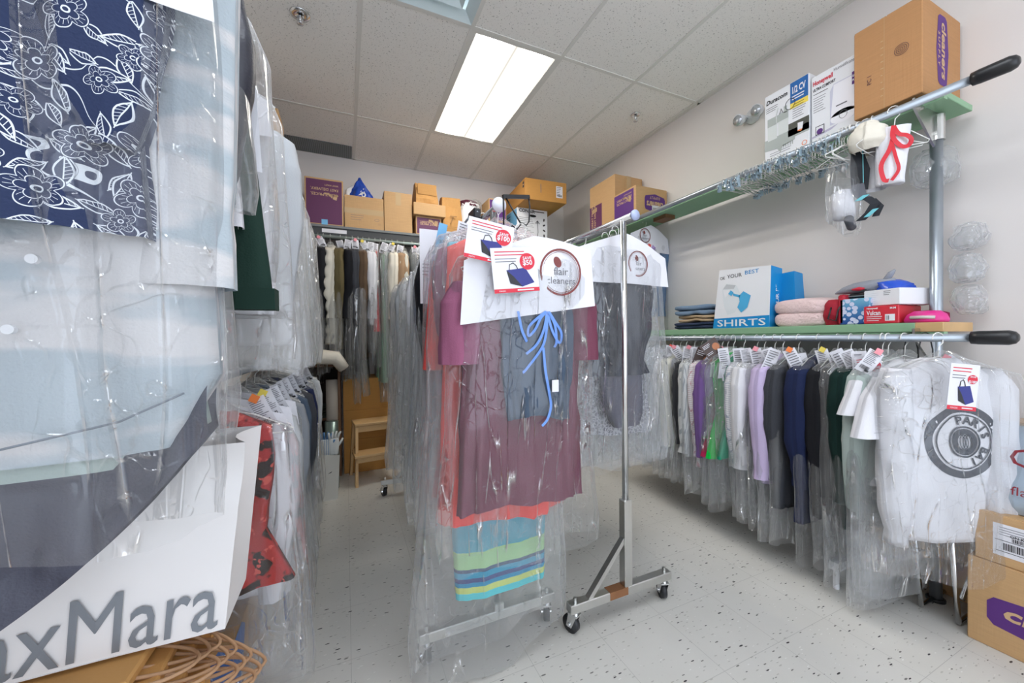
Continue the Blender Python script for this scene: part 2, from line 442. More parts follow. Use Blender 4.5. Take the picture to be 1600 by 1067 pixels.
# floor: speckled vinyl tiles
n = N('speckled_vinyl_floor'); n.set(Roughness=.38)
c = n.coord()
base = n.mix(n.noise(c, 5, 4), S(208, 206, 199), S(220, 218, 212))
sepf = n.a('ShaderNodeSeparateXYZ'); n.l.new(c, sepf.inputs[0])
def flecks(scale, rot, th, colr, base, st=(1, 3.4, 1)):
    mp = n.mapping(c, (scale*st[0], scale*st[1], 1), rot=(0, 0, rot))
    vo = n.a('ShaderNodeTexVoronoi', voronoi_dimensions='2D'); vo.inputs['Scale'].default_value = 1; n.l.new(mp, vo.inputs['Vector'])
    wob = n.noise(c, scale*4, 1)
    cs = n.a('ShaderNodeSeparateColor'); n.l.new(vo.outputs['Color'], cs.inputs[0])
    sz = n.math('MULTIPLY', n.math('SUBTRACT', cs.outputs[0], 1-th), .8)
    m = n.math('LESS_THAN', n.math('ADD', vo.outputs['Distance'], n.math('MULTIPLY', wob, .15)), n.math('ADD', sz, .05))
    return n.mix(n.math('MULTIPLY', m, n.math('GREATER_THAN', cs.outputs[0], 1-th)), base, colr)
base = flecks(22, .3, .2, S(232, 231, 226), base)
base = flecks(26, 1.9, .3, S(186, 184, 176), base)
base = flecks(17, 2.5, .22, S(120, 118, 112), base)
base = flecks(14, .9, .2, S(40, 40, 40), base)
base = flecks(15, -.5, .1, S(228, 226, 222), base)
def seam(o):
    return n.math('LESS_THAN', n.math('FRACT', n.math('MULTIPLY', n.math('ADD', o, 50.02), 1/.305)), .006)
sm = n.math('MAXIMUM', seam(sepf.outputs[0]), seam(sepf.outputs[1]))
base = n.mix(n.math('MULTIPLY', sm, .35), base, S(110, 108, 104))
n.l.new(base, n.b.inputs['Base Color'])
n.bump(n.noise(c, 30, 2), .04, .01)
struct(MB().box(XL-.3, YF, -.06, XR+.1, YB+.1, 0).build('floor', n.m), 'light grey speckled vinyl tile floor')
# walls
def wallmat(name, col):
    n = N(name); n.set(Base_Color=col, Roughness=.62); n.bump(n.noise(n.coord(), 160, 2), .06, .004)
    return n.m
WALL = wallmat('painted_wall', S(226, 221, 218))
struct(MB().box(XR, YF, 0, XR+.1, YB, HC).build('wall_right', WALL), 'off-white painted right wall')
struct(MB().box(XL-.3, YB, 0, XR+.1, YB+.1, HC).build('wall_back', WALL), 'off-white painted back wall')
struct(MB().box(XL-.1, YF, 0, XL, YB, HC).build('wall_left', WALL), 'off-white painted left wall')
# ceiling
n = N('acoustic_tile'); n.set(Roughness=.9)
c = n.coord()
q = n.noise(n.mapping(c, (1, 1, 1)), 95, 2, .6); q2 = n.noise(c, 210, 1)
pin = n.math('MAXIMUM', n.math('GREATER_THAN', q, .655), n.math('GREATER_THAN', q2, .72))
n.l.new(n.mix(n.math('MULTIPLY', pin, .65), S(242, 240, 236), S(132, 130, 126)), n.b.inputs['Base Color'])
n.bump(n.noise(c, 130, 3), .25, .004)
TILE = n.m
TBAR = plain('t_bar', S(222, 221, 216), .5)
gx = [-.5116+.61*k for k in range(-1, 6)]; gy = [3.3498-1.22*k for k in range(-1, 5)]
FIX = {(3, 0): 1, (3, 2): 1, (1, 3): 1}
gx0 = -.5116; gy0 = 3.3498
cb = MB()
LIGHTS = [(2, -1), (2, -3), (0, -3)]     # (column, row) troffers; row counts back from the line near the back wall; the last is an added fill, out of view
DIFF = (1, -2)
holes = [(gx0+.61*a, gy0+1.22*b, gx0+.61*(a+1), gy0+1.22*(b+1)) for a, b in LIGHTS]
holes.append((gx0+.61*DIFF[0], gy0+1.22*DIFF[1]+.61, gx0+.61*(DIFF[0]+1), gy0+1.22*(DIFF[1]+1)))
xs = sorted({XL-.1, XR+.0}|{gx0+.61*k for k in range(0, 6) if XL < gx0+.61*k < XR})
ys = sorted({YF, YB}|{gy0+1.22*k for k in range(-5, 1) if gy0+1.22*k > YF}|{gy0-1.22*2+.61})
for i in range(len(xs)-1):
    for j in range(len(ys)-1):
        mx, my = (xs[i]+xs[i+1])/2, (ys[j]+ys[j+1])/2
        if any(h[0] < mx < h[2] and h[1] < my < h[3] for h in holes): continue
        cb.box(xs[i], ys[j], HC, xs[i+1], ys[j+1], HC+.02)
struct(cb.build('ceiling', TILE), 'white acoustic tile suspended ceiling')
tb = MB()
for k in range(0, 6):
    x = gx0+.61*k
    if x < XR: tb.box(x-.012, YF, HC-.004, x+.012, YB, HC+.002)
for k in range(-4, 1):
    y = gy0+1.22*k
    for a in range(-1, 6):
        xa, xb = max(XL, gx0+.61*a+.012), min(XR, gx0+.61*(a+1)-.012)
        if xb > xa: tb.box(xa, y-.012, HC-.004, xb, y+.012, HC+.002)
y = gy0-1.22*2+.61; tb.box(gx0+.61+.012, y-.012, HC-.004, gx0+1.22-.012, y+.012, HC+.002)
tb.box(XR-.022, YF, HC-.004, XR, YB, HC+.002); tb.box(XL, YB-.022, HC-.004, XR, YB, HC+.002)
struct(tb.build('trim_1', TBAR), 'white metal T-bar ceiling grid')
# ceiling lights
def emit(name, col, st):
    n = N(name); n.n.remove(n.b); e = n.a('ShaderNodeEmission')
    c = n.coord(); sp = n.a('ShaderNodeSeparateXYZ'); n.l.new(c, sp.inputs[0])
    # two tubes behind the lens
    x = n.math('ABSOLUTE', sp.outputs[0])
    g1 = n.math('ABSOLUTE', n.math('SUBTRACT', x, .14))
    k = n.ramp(g1, [(.03, (1, 1, 1, 1)), (.07, (.3, .3, .3, 1)), (.10, (.1, .1, .1, 1)), (.14, (.022, .022, .022, 1)), (.17, (.024, .024, .024, 1))])
    e.inputs[0].default_value = col
    mm = n.a('ShaderNodeMix', data_type='RGBA', blend_type='MULTIPLY'); mm.inputs[0].default_value = 1; mm.inputs[6].default_value = col
    n.l.new(k, mm.inputs[7]); n.l.new(mm.outputs[2], e.inputs[0])
    e.inputs[1].default_value = st; n.l.new(e.outputs[0], n.out.inputs[0]); return n.m
LENS = emit('troffer_lens', (1, .95, .86, 1), PANEL_W)
LENS2 = emit('troffer_lens_cool', (.88, .93, 1, 1), AMB_W)
for i, (a, b) in enumerate(LIGHTS):
    cx_, cy_ = gx0+.61*(a+.5), gy0+1.22*(b+.5)
    t = thing('ceiling_light', ['rectangular lit troffer in the ceiling above the garment racks', 'rectangular lit troffer in the ceiling over the doorway end of the room', 'unseen fill troffer added in the ceiling close to the left wall'][i], 'ceiling light', (cx_, cy_, HC))
    fr = MB(); hw, hl = .293, .598
    for (x0, y0, x1, y1) in ((-hw, -hl, -hw+.02, hl), (hw-.02, -hl, hw, hl), (-hw+.02, -hl, hw-.02, -hl+.02), (-hw+.02, hl-.02, hw-.02, hl)):
        fr.box(x0, y0, -.003, x1, y1, .02)
    fr.box(-hw-.005, -hl-.005, .045, hw+.005, hl+.005, .07)
    fr.build('frame', TBAR, t)
    MB().box(-hw+.02, -hl+.02, .004, hw-.02, hl-.02, .008).build('lens', LENS if i == 0 else LENS2, t)
# air diffuser
h = holes[3]; cx_, cy_ = (h[0]+h[2])/2, (h[1]+h[3])/2
t = thing('air_diffuser', 'square stepped ceiling air diffuser beside the lit troffer', 'vent', (cx_, cy_, HC))
DIFM = plain('diffuser_metal', S(205, 218, 220), .4)
for q, (o, z0, z1) in enumerate(((.293, -.004, .03), (.215, .0, .05), (.14, .008, .07))):
    d = MB(); i_ = o-.05
    zi = z1
    V = [(-o, -o, z0), (o, -o, z0), (o, o, z0), (-o, o, z0), (-i_, -i_, zi), (i_, -i_, zi), (i_, i_, zi), (-i_, i_, zi)]
    d.add(V, [(0, 1, 5, 4), (1, 2, 6, 5), (2, 3, 7, 6), (3, 0, 4, 7)])
    d.build('louvre_ring', DIFM, t)
d = MB().box(-.09, -.09, .012, .09, .09, .016); d.build('centre_plate', DIFM, t)
MB().box(-.3, -.3, .075, .3, .3, .09).build('housing', DIFM, t)
# return grille
n = N('grille_metal'); n.set(Roughness=.5); cc = n.coord(); sp = n.a('ShaderNodeSeparateXYZ'); n.l.new(cc, sp.inputs[0])
ln = n.math('LESS_THAN', n.math('FRACT', n.math('MULTIPLY', sp.outputs[0], 60)), .5)
n.l.new(n.mix(ln, S(120, 126, 128), S(84, 90, 93)), n.b.inputs['Base Color'])
t = tag(MB().box(-.285, -.13, -.006, .285, .13, .0).build('ceiling_grille', n.m), 'dark grey ribbed return air grille against the back wall', 'vent')
t.location = (gx0+.305, 4.02, HC-.002)
for (x, y, lb, k) in ((-.21, 2.426, 'chrome sprinkler head in the ceiling above the left hand clothes', 1.3), (2.215, 2.442, 'chrome sprinkler head in the ceiling beside the white wall', 1)):
    t = thing('sprinkler_head', lb, 'sprinkler', (x, y, HC))
    MB().lathe([(.04*k, 0), (.038*k, -.006), (.02, -.01), (.018, -.004)], n=20).build('escutcheon', CHROME, t, True)
    MB().lathe([(.009, 0), (.009, -.03), (.006, -.035), (.004, -.05), (.018, -.052), (.018, -.055)], n=12).build('nozzle', CHROME, t, True)
    MB().tube([(-.012, 0, -.012), (-.014, 0, -.03), (0, 0, -.048), (.014, 0, -.03), (.012, 0, -.012)], .0025, 6).build('yoke', CHROME, t)

# ------------------------------------------------------------------ printing helpers
_TX = {}
def text_mesh(s, shear=0, bold=0, sx=1):
    k = (s, shear, bold, sx)
    if k in _TX: return _TX[k]
    cu = bpy.data.curves.new('t', 'FONT'); cu.body = s; cu.size = 1; cu.resolution_u = 2; cu.shear = shear; cu.offset = bold
    cu.fill_mode = 'BOTH'
    ob = bpy.data.objects.new('t', cu); me = bpy.data.meshes.new_from_object(ob)
    V = [(v.co.x*sx, v.co.y) for v in me.vertices]; Fs = [tuple(p.vertices) for p in me.polygons]
    wd = max([v[0] for v in V] or [1])
    bpy.data.objects.remove(ob); bpy.data.curves.remove(cu); bpy.data.meshes.remove(me)
    _TX[k] = (V, Fs, wd); return _TX[k]
def smooth(pts, k=5):
    P = [Vector(q) for q in pts]; out = []
    for i in range(len(P)-1):
        a, b, c, d = P[max(i-1, 0)], P[i], P[i+1], P[min(i+2, len(P)-1)]
        for j in range(k):
            t = j/k
            out.append(.5*((2*b)+(c-a)*t+(2*a-5*b+4*c-d)*t*t+(3*b-a-3*c+d)*t**3))
    return out+[P[-1]]
class PR:
    """prints on a flat face: origin O, axes U (reading direction) and V (up)"""
    def __init__(s, mb, O, U, V, off=.0008):
        s.mb = mb; s.O = Vector(O); s.U = Vector(U).normalized(); s.V = Vector(V).normalized(); s.N = s.U.cross(s.V); s.k = off; s.layer = 1
    def p(s, u, v, L=1): return s.O+s.U*u+s.V*v+s.N*(s.k*L)
    def poly(s, pts, mi, L=1):
        s.mb.add([s.p(u, v, L) for u, v in pts], [tuple(range(len(pts)))], mi); return s
    def rect(s, u0, v0, u1, v1, mi, L=1): return s.poly([(u0, v0), (u1, v0), (u1, v1), (u0, v1)], mi, L)
    def ell(s, u, v, a, b, mi, L=1, n=28, rot=0):
        c, q = math.cos(rot), math.sin(rot)
        return s.poly([(u+a*math.cos(t)*c-b*math.sin(t)*q, v+a*math.cos(t)*q+b*math.sin(t)*c) for t in [2*PI*i/n for i in range(n)]], mi, L)
    def ring(s, u, v, a, b, w, mi, L=1, n=36):
        P = [];
        for i in range(n):
            t = 2*PI*i/n; P += [s.p(u+a*math.cos(t), v+b*math.sin(t), L), s.p(u+(a-w)*math.cos(t), v+(b-w)*math.sin(t), L)]
        s.mb.add(P, [(2*i, (2*i+2) % (2*n), (2*i+3) % (2*n), 2*i+1) for i in range(n)], mi); return s
    def text(s, st, u, v, size, mi, L=2, al='l', shear=0, bold=0, rot=0, sx=1, width=None):
        V, Fs, wd = text_mesh(st, shear, bold, sx)
        if width: size_x = width/wd; k = size_x
        else: k = size
        ky = size
        dx = {'l': 0, 'c': -wd*k/2, 'r': -wd*k}[al]
        c, q = math.cos(rot), math.sin(rot)
        s.mb.add([s.p(u+(x*k+dx)*c-y*ky*q, v+(x*k+dx)*q+y*ky*c, L) for x, y in V], Fs, mi); return s
    def lines(s, u, v, w, n_, dv, mi, L=1, h=.25, rs=None, seed=0):
        r = random.Random(seed)
        for i in range(n_): s.rect(u, v-i*dv-dv*h, u+w*(.55+.45*r.random()), v-i*dv, mi, L)
        return s
    def barcode(s, u, v, w, h, mi, L=1, seed=0):
        r = random.Random(seed); x = 0
        while x < w:
            a = r.choice((.0012, .002, .003)); s.rect(u+x, v, u+min(x+a, w), v+h, mi, L); x += a+r.choice((.0012, .002))
        return s
from mathutils.bvhtree import BVHTree
def wrap(mb, bodies, start=0, off=.0012, depth=1.0, k=None, drop_miss=False):
    """lays the collected print on the front (-y) of cloth parts, keeping the order of the layers"""
    trees = [BVHTree.FromPolygons([v.co.copy() for v in o.data.vertices], [tuple(p.vertices) for p in o.data.polygons]) for o in bodies]
    y0 = min(v[1] for v in mb.v); y1 = max(v[1] for v in mb.v)
    for i, (x, y, z) in enumerate(mb.v):
        best = None
        for t in trees:
            h = t.ray_cast(Vector((x, -depth, z)), Vector((0, 1, 0)))
            if h[0] is not None and (best is None or h[0].y < best): best = h[0].y
        lay = (y1-y)
        mb.v[i] = (x, (best if best is not None else y1)-off-lay, z)

def logo(pr, u, v, R, ink_m, ink_d, L=1):
    """round shop stamp"""
    pr.ring(u, v, R, R, R*.09, ink_m, L); pr.ring(u, v, R*.87, R*.87, R*.02, ink_m, L)
    pr.ell(u-R*.16, v+R*.42, R*.17, R*.24, ink_m, L, rot=.5)
    pr.text('flair', u, v-R*.12, R*.46, ink_d, L, 'c', bold=.0); pr.text('cleaners', u, v-R*.5, R*.42, ink_d, L, 'c')

# ------------------------------------------------------------------ rails, posts and shelves on the right wall
RX = 2.2
def grip(mb, c, d, mi=0):
    c = Vector(c); d = Vector(d)
    mb.tube([c, c+d*.02, c+d*.09, c+d*.105, c+d*.112], [.024, .026, .027, .022, .012], 20, mi)
for (z, nm, y0, y1) in ((2.165, 'upper', .56, 3.3), (1.18, 'lower', .56, 4.0)):
    t = thing('clothes_rail', f'long galvanised clothes rail with black end grip, {nm} of the two on the right wall', 'rail', (RX, y0, z))
    MB().tube([(0, .0, 0), (0, y1-y0, 0)], .0165, 20).build('pipe', GALV, t, True)
    g = MB(); grip(g, (0, .05, 0), (0, -1, 0)); g.build('end_grip', BLACKP, t, True)
t = thing('support_post', 'upright galvanised steel post holding the right wall shelves', 'post', (2.41, .772, 0))
MB().tube([(0, 0, 0), (0, 0, 2.1)], .021, 20).build('pipe', GALV, t, True)
MB().lathe([(.032, 0), (.032, .01), (.024, .014)]).build('foot', RUBBER, t, True)
MB().tube([(0, 0, 2.05), (0, 0, 2.16)], .027, 16).box(-.03, -.012, 2.07, .04, .012, 2.15).build('top_clamp', STEEL, t)
for zz in (2.0, 1.03):
    b = MB(); b.add([(-.025, -.004, zz+.13), (-.21, -.004, zz+.15), (-.21, -.004, zz+.19), (.05, -.004, zz+.19), (-.025, -.004, zz+.02),
                     (-.025, .004, zz+.13), (-.21, .004, zz+.15), (-.21, .004, zz+.19), (.05, .004, zz+.19), (-.025, .004, zz+.02)],
                    [(4, 3, 2, 1), (6, 7, 8, 9), (4, 1, 6, 9), (1, 2, 7, 6), (2, 3, 8, 7), (3, 4, 9, 8)])
    for k in range(3): b.cyl((-.2+.02*k, -.008, zz+.155), (0, 1, 0), .008, .012, 8)
    b.build('bracket', STEEL, t)
t = thing('support_post', 'galvanised steel post at the far end of the right wall shelves', 'post', (2.41, 3.85, 0))
MB().tube([(0, 0, 0), (0, 0, 2.1)], .021, 16).build('pipe', GALV, t, True)
# shelves
t = thing('wall_shelf', 'long pale green board shelf, upper of the two on the right wall', 'shelf', (2.24, .70, 2.172))
MB().bbox(0, 0, 0, .29, 3.3, .026, .002).build('board', GREENP, t)
MB().box(.01, -.001, -.012, .04, 3.2, 0).build('cleat', GREENP, t)
MB().box(.1, 1.55, -.03, .2, 1.68, 0).build('wood_block', WOODB, t)
t = thing('wall_shelf', 'long pale green board shelf, lower of the two on the right wall', 'shelf', (2.25, .70, 1.205))
MB().bbox(0, .085, 0, .29, 3.3, .04, .002).build('board', GREENP, t)
MB().bbox(0, 0, 0, .29, .085, .04, .002).build('bare_wood_end', WOODL, t)
MB().box(.005, .0, -.022, .04, 3.2, 0).build('cleat', GREENP, t)
# back rail and shelf
SHELFG = plain('grey_shelf', S(118, 122, 124), .5)
t = thing('wall_shelf', 'dark grey shelf on the back wall carrying a row of cartons', 'shelf', (-.7, 3.70, 2.19))
MB().bbox(0, 0, 0, 3.0, .46, .022, .002).build('board', SHELFG, t)
MB().box(0, .012, -.06, 3.0, .02, 0).build('front_lip', plain('dark_lip', S(58, 60, 62), .5), t)
MB().box(.52, .005, -.045, .72, .011, -.012).build('label_strip', PAPER, t)
t = thing('clothes_rail', 'pale green clothes rail hung below the back wall shelf', 'rail', (-.7, 3.72, 2.115))
MB().tube([(0, 0, 0), (2.9, 0, 0)], .014, 16).build('pipe', plain('pale_rail', S(176, 190, 184), .35, .5), t, True)
for x in (.3, 1.6, 2.7): MB().box(x-.01, -.004, 0, x+.01, .004, .08).build('bracket', STEEL, t)
# left rails and shelf
for (z, nm, y0) in ((2.03, 'upper', .3), (1.08, 'lower', 1.05)):
    t = thing('clothes_rail', f'clothes rail along the left wall, {nm} of the two', 'rail', (-.38, y0, z))
    MB().tube([(0, 0, 0), (0, 3.55-y0, 0)], .0165, 16).build('pipe', GALV, t, True)
    for y in (.3, 1.4, 2.1):
        if y < 3.4-y0: MB().box(-.34, y-.012, -.02, .0, y+.012, .0).build('bracket', STEEL, t)
t = tag(MB().bbox(XL, .3, 2.2, -.42, 3.55, 2.225, .002).build('wall_shelf', SHELFG), 'grey shelf above the left wall clothes rail', 'shelf')

# ------------------------------------------------------------------ rolling racks
def caster(t, x, y, ang, R=.036):
    c = thing_part('caster', t, (x, y, 0))
    c.rotation_euler = (0, 0, ang)
    MB().cyl((.02, 0, R), (0, 1, 0), R, .022, 24).build('wheel', RUBBER, c, True)
    fk = MB()
    for s_ in (-1, 1): fk.add([(.02-.012, s_*.016, R-.01), (.02+.014, s_*.016, R-.01), (.022, s_*.016, R*2+.012), (-.018, s_*.016, R*2+.012)], [(0, 1, 2, 3)])
    fk.box(-.02, -.018, R*2+.008, .024, .018, R*2+.014).cyl((0, 0, R*2+.02), (0, 0, 1), .014, .02, 12).cyl((.02, 0, R), (0, 1, 0), .007, .042, 8)
    fk.build('fork', CHROME, c)
def thing_part(name, parent, loc):
    e = bpy.data.objects.new(name, None); COL.objects.link(e); e.parent = parent; e.location = loc; e.empty_display_size = .02
    return e
def rack(label, x, y0, y1, h, xa, xb, tilt=0, sleeve=True, near_brace=True):
    t = thing('rolling_rack', label, 'garment rack', (x, y0, 0))
    for k, y in enumerate((0, y1-y0)):
        b = MB(); b.bbox(xa, y-.02, .095, xb, y+.02, .132, .003); b.build('base_bar', STEEL, t)
        rb = MB(); rb.box(-.1, y-.0206, .1, -.005, y+.0206, .1325) if k == 0 and sleeve else rb.box(-.03, y-.0206, .1, -.02, y+.0206, .1325)
        if near_brace: rb.build('rust_patch', RUST, t)
        s = MB(); s.bbox(-.02, y-.02, .13, .02, y+.02, .5 if k or near_brace else .16, .003); s.build('socket', STEEL, t)
        if k == 0 and not near_brace:
            MB().tube([(0, y, .13), (0, y, h-.008)], .0135, 20).build('upright', CHROME, t, True)
        br = MB(); br.box(-.009, y-.012, -.145, .009, y+.012, .145, rot=Matrix.Rotation(.72, 3, 'Y'), piv=(0, y, 0))
        br.v = [(q[0]-.1, q[1], q[2]+.235) for q in br.v]; 
        if k or near_brace:
            br.build('brace', STEEL, t)
            MB().tube([(0, y, .48), (0, y, h-.008)], .0135, 20).build('upright', CHROME, t, True)
        for xx in (xa+.03, xb-.03):
            caster(t, xx, y, 1.2 if xx > 0 else 1.9)
            MB().cyl((xx, y, .14), (0, 0, 1), .008, .02, 6).build('bolt', STEEL, t)
    MB().tube([(0, -.05, h), (0, y1-y0+.05, h)], .0125, 20).build('top_rail', CHROME, t, True)
    return t
END = plain('end_disc', S(225, 228, 238), .25)
END2 = plain('clear_end_disc', S(170, 182, 215), .15)
rA = rack('chrome rolling rack standing near the right wall with round bluish end cap', 1.09, 1.28, 2.95, 1.70, -.29, .245)
MB().cyl((.01, -.06, .0), (0, 1, 0), .022, .008, 28).build('end_disc', END2, rA, True).location = (0, 0, 1.7)
rB = rack('chrome rolling rack in the middle with white round end cap', .535, 1.38, 3.0, 1.70, -.31, .25, near_brace=False)
MB().cyl((0, -.06, 1.7), (0, 1, 0), .028, .008, 28).build('end_disc', END, rB, True)

# ------------------------------------------------------------------ bagged garments
# local frame: x across the shoulders, y through the cloth, z = 0 at the rail axis
def hanger_mb(w=.2, r=.0019, drop=.16, neck=.075, bar=True, clips=False):
    m = MB(); pts = []
    for i in range(9):
        a = PI*(1.08-1.25*i/8); pts.append((.021*math.cos(a)*1.0, 0, .021*math.sin(a)))
    pts = pts[::-1] if False else pts
    pts = [(p[0], 0, p[2]) for p in pts]
    pts += [(.018, 0, -.02), (.004, 0, -.035), (0, 0, -neck)]
    m.tube(pts, r, 6)
    tri = [(0, 0, -neck), (w*.5, 0, -neck-.025), (w, 0, -drop+.01), (w-.005, 0, -drop), (0, 0, -drop), (-w+.005, 0, -drop), (-w, 0, -drop+.01), (-w*.5, 0, -neck-.025), (0, 0, -neck)]
    m.tube(tri, r, 6)
    return m
_HM = {}
def add_hanger(t, mat=None, w=.2, thick=.0019):
    k = (mat.name if mat else 'w', w, thick)
    if k not in _HM:
        o = hanger_mb(w, thick).build('hanger', mat or WIRE, t); _HM[k] = o.data; return o
    o = bpy.data.objects.new('hanger', _HM[k]); COL.objects.link(o); o.parent = t; return o

def sleeve(mb, side, top, ln, r0_, r1, inx=.0, seed=0, fy=0, out=.0):
    x0 = side*top[0]; fl = .62
    lv = [(top[1], r0_*.4, r0_*.35, x0*.84, fy), (top[1]-.03, r0_*.8, r0_*.6, x0*.93, fy), (top[1]-.12, r0_*.95, r0_*.7, x0*.98, fy), (top[1]-ln*.5, r0_*.85, r0_*.62, x0*.99, fy+.004), (top[1]-ln*.92, r1*.8, r1*.6, x0*.97-side*inx, fy+.01), (top[1]-ln, r1*.85, r1*.62, x0*.97-side*inx, fy+.012)]
    tubesheet(mb, lv, 24, 36, 2.2, .005, 3, .009, 11, seed, .006, sway=.025)
SEED = [10]
def cloth_body(kind, t, m, L, wd=.21, th=.035, cy_=0, seed=None, m2=None, top=-.085, name=None, sleeves=True):
    """adds the garment's own parts to t; L = length below the rail"""
    sd = SEED[0] = SEED[0]+7
    if seed: sd = seed
    if kind in ('shirt', 'jacket', 'coat', 'tee', 'puffer'):
        b = MB()
        tubesheet(b, [(top, .045, th*.7, 0, cy_), (top-.02, .075, th, 0, cy_), (top-.055, wd*.88, th, 0, cy_), (top-.12, wd*.97, th*1.1, 0, cy_), (top-.3, wd*.93, th, 0, cy_), (-L, wd*1.0, th*.9, 0, cy_)], 50, 44, 2.6, .006 if kind != 'puffer' else .002, 6, .008 if kind != 'puffer' else .002, 9, sd, .01, capbot=True, sway=.012)
        if kind == 'puffer':
            b.v = [(x*(1+.05*abs(math.sin(z*32))), cy_+(y-cy_)*(1+.45*abs(math.sin(z*32))), z) for x, y, z in b.v]
        body = b.build(name or {'shirt': 'shirt', 'jacket': 'jacket', 'coat': 'coat', 'tee': 'tee_shirt', 'puffer': 'puffer_coat'}[kind], m, t, True)
        for s_ in ((-1, 1) if sleeves else ()):
            q = MB()
            if kind == 'tee':
                tubesheet(q, [(top-.05, .03, th*.7, s_*wd*.8, cy_), (top-.09, .06, th*.8, s_*wd*.95, cy_), (top-.23, .075, th*.8, s_*(wd+.035), cy_)], 20, 14, 2.4, .003, 3, .002, 18, sd+s_)
            else:
                sleeve(q, s_, (wd*.98, top-.05), min(.6, L*.85), .064 if kind != 'coat' else .074, .052, .02, sd+s_, cy_)
                if kind == 'puffer': q.v = [(x, y*(1+.4*abs(math.sin(z*32))), z) for x, y, z in q.v]
            q.build('sleeve', m, body, True)
        if kind in ('shirt', 'jacket'):
            c = MB()
            for s_ in (-1, 1):
                c.add([(s_*.01, cy_-th-.012, top-.05), (s_*.055, cy_-th-.004, top-.008), (s_*.085, cy_-th-.008, top-.055), (s_*.04, cy_-th-.016, top-.105)], [(0, 1, 2, 3)])
            c.build('collar', m2 or m, body, False)
        return body
    if kind == 'trousers':
        b = MB()
        tubesheet(b, [(-.135, .15, th*.6, 0, cy_), (-.16, .17, th, 0, cy_), (-.3, .175, th, 0, cy_), (-L, .15, th*.8, .01, cy_)], 36, 26, 2.8, .003, 5, .003, 12, sd, .006, capbot=True, sway=.012)
        return b.build('trousers', m, t, True)
    if kind in ('dress', 'skirt', 'robe'):
        b = MB(); w0 = wd
        tubesheet(b, [(top, .05, th*.6, 0, cy_), (top-.05, w0*.8, th, 0, cy_), (top-.14, w0*.85, th, 0, cy_), (top-.36, w0*.72, th*.9, 0, cy_), (-L, w0*1.15, th*1.1, 0, cy_)], 48, 40, 2.4, .007, 8, .004, 11, sd, .012, sway=.015)
        return b.build(kind, m, t, True)

def film(t, L, wd=.25, th=.05, cy_=0, m=None, seed=None, flare=.03, top=-.05, name='plastic_cover', fold=.006, cr=.006, hem=.03, skew=0):
    sd = SEED[0] = SEED[0]+7
    if seed: sd = seed
    b = MB()
    tubesheet(b, [(top, .018, .012, 0, cy_), (top-.03, .05, th*.6, 0, cy_), (top-.09, wd*.9, th, 0, cy_), (top-.15, wd, th*1.05, 0, cy_), (-L*.6, wd+flare*.4, th, skew*.5, cy_), (-L*.93, wd+flare, th*.8, skew, cy_), (-L, wd+flare*.8, th*.75, skew, cy_)],
              64, 50, 2.6, fold, 5, cr, 6, sd, hem, captop=False, foldtop=.35, sway=.02)
    return b.build(name, m or FILM, t, True)

def shoulder_paper(t, y, w=.21, h=.17, side=-1, logo_=None, top=-.06, tilt=0, mat=None, both=True, drop=.1):
    """folded white paper cape over the shoulders, on the side facing the aisle"""
    b = MB(); P = []
    nx, nz = 14, 5
    for j in range(nz+1):
        for i in range(nx+1):
            u = -1+2*i/nx; v = j/nz
            zt = top-drop*abs(u)**1.1; zb = top-h-.05*abs(u)*0
            P.append((u*w*(1.0+.06*v), y+side*(.006+.012*(1-u*u)+.006*math.sin(5*u+v)), zt+(zb-zt)*v+tilt*u))
    b.add(P, [(j*(nx+1)+i, j*(nx+1)+i+1, (j+1)*(nx+1)+i+1, (j+1)*(nx+1)+i) for j in range(nz) for i in range(nx)])
    o = b.build('paper_shoulder_cover', mat or PAPER, t, True)
    if logo_:
        lb = MB(); pr = PR(lb, (logo_[0], y+side*.021, logo_[1]), (-side*1, 0, 0), (0, 0, 1), .002)
        logo(pr, 0, 0, logo_[2], 0, 1)
        lb.build('shop_stamp', [MAROON, INK], o)
    return o
def ticket(t, x, y, z, ln=.2, wd=.055, rot=0, side=-1, pin=None, seed=1, yaw=0):
    X0, Y0, Z0 = x, y, z; x = y = z = 0
    b = MB(); c, s_ = math.cos(rot), math.sin(rot)
    U = Vector((-side*c, 0, -side*-s_ if False else s_)); U = Vector((c*-side, 0, s_)); V = Vector((-s_*-side, 0, c))
    O = Vector((x, y, z))-V*ln-U*wd/2
    P = []; n_ = 8
    Nn = U.cross(V)
    for i in range(n_+1):
        k = math.sin(i/n_*PI)*.008
        for q in (0, 1): P.append(O+V*ln*i/n_+U*wd*q+Nn*k)
    b.add(P, [(2*i, 2*i+1, 2*i+3, 2*i+2) for i in range(n_)], 0)
    pr = PR(b, O+Nn*.0085, U, V)
    pr.lines(.006, ln*.93, wd*.8, 9, .013*ln/.2, 1, 1, .3, seed=seed)
    pr.barcode(.008, ln*.12, wd*.6, .016, 2, 1, seed); pr.rect(.03, .006, .045, .014, 2)
    o = b.build('laundry_ticket', [PAPER, INK, INKD], t, True)
    o.location = (X0, Y0, Z0); o.rotation_euler = (0, 0, yaw)
    if pin:
        MB().box(x-.012, y+side*.012, z-.012, x+.012, y+side*.014, z+.012, rot=Matrix.Rotation(.5, 3, 'Y')).build('colour_tag', pin, o)
    return o
PINK = plain('pink_tag', S(238, 150, 160), .6); ORANGE = plain('orange_tag', S(240, 130, 60), .6)
YEL = plain('yellow_tag', S(238, 215, 90), .6); LILAC = plain('lilac_tag', S(190, 160, 215), .6); CORAL = plain('coral_tag', S(240, 100, 90), .6)
SKYT = BLUET

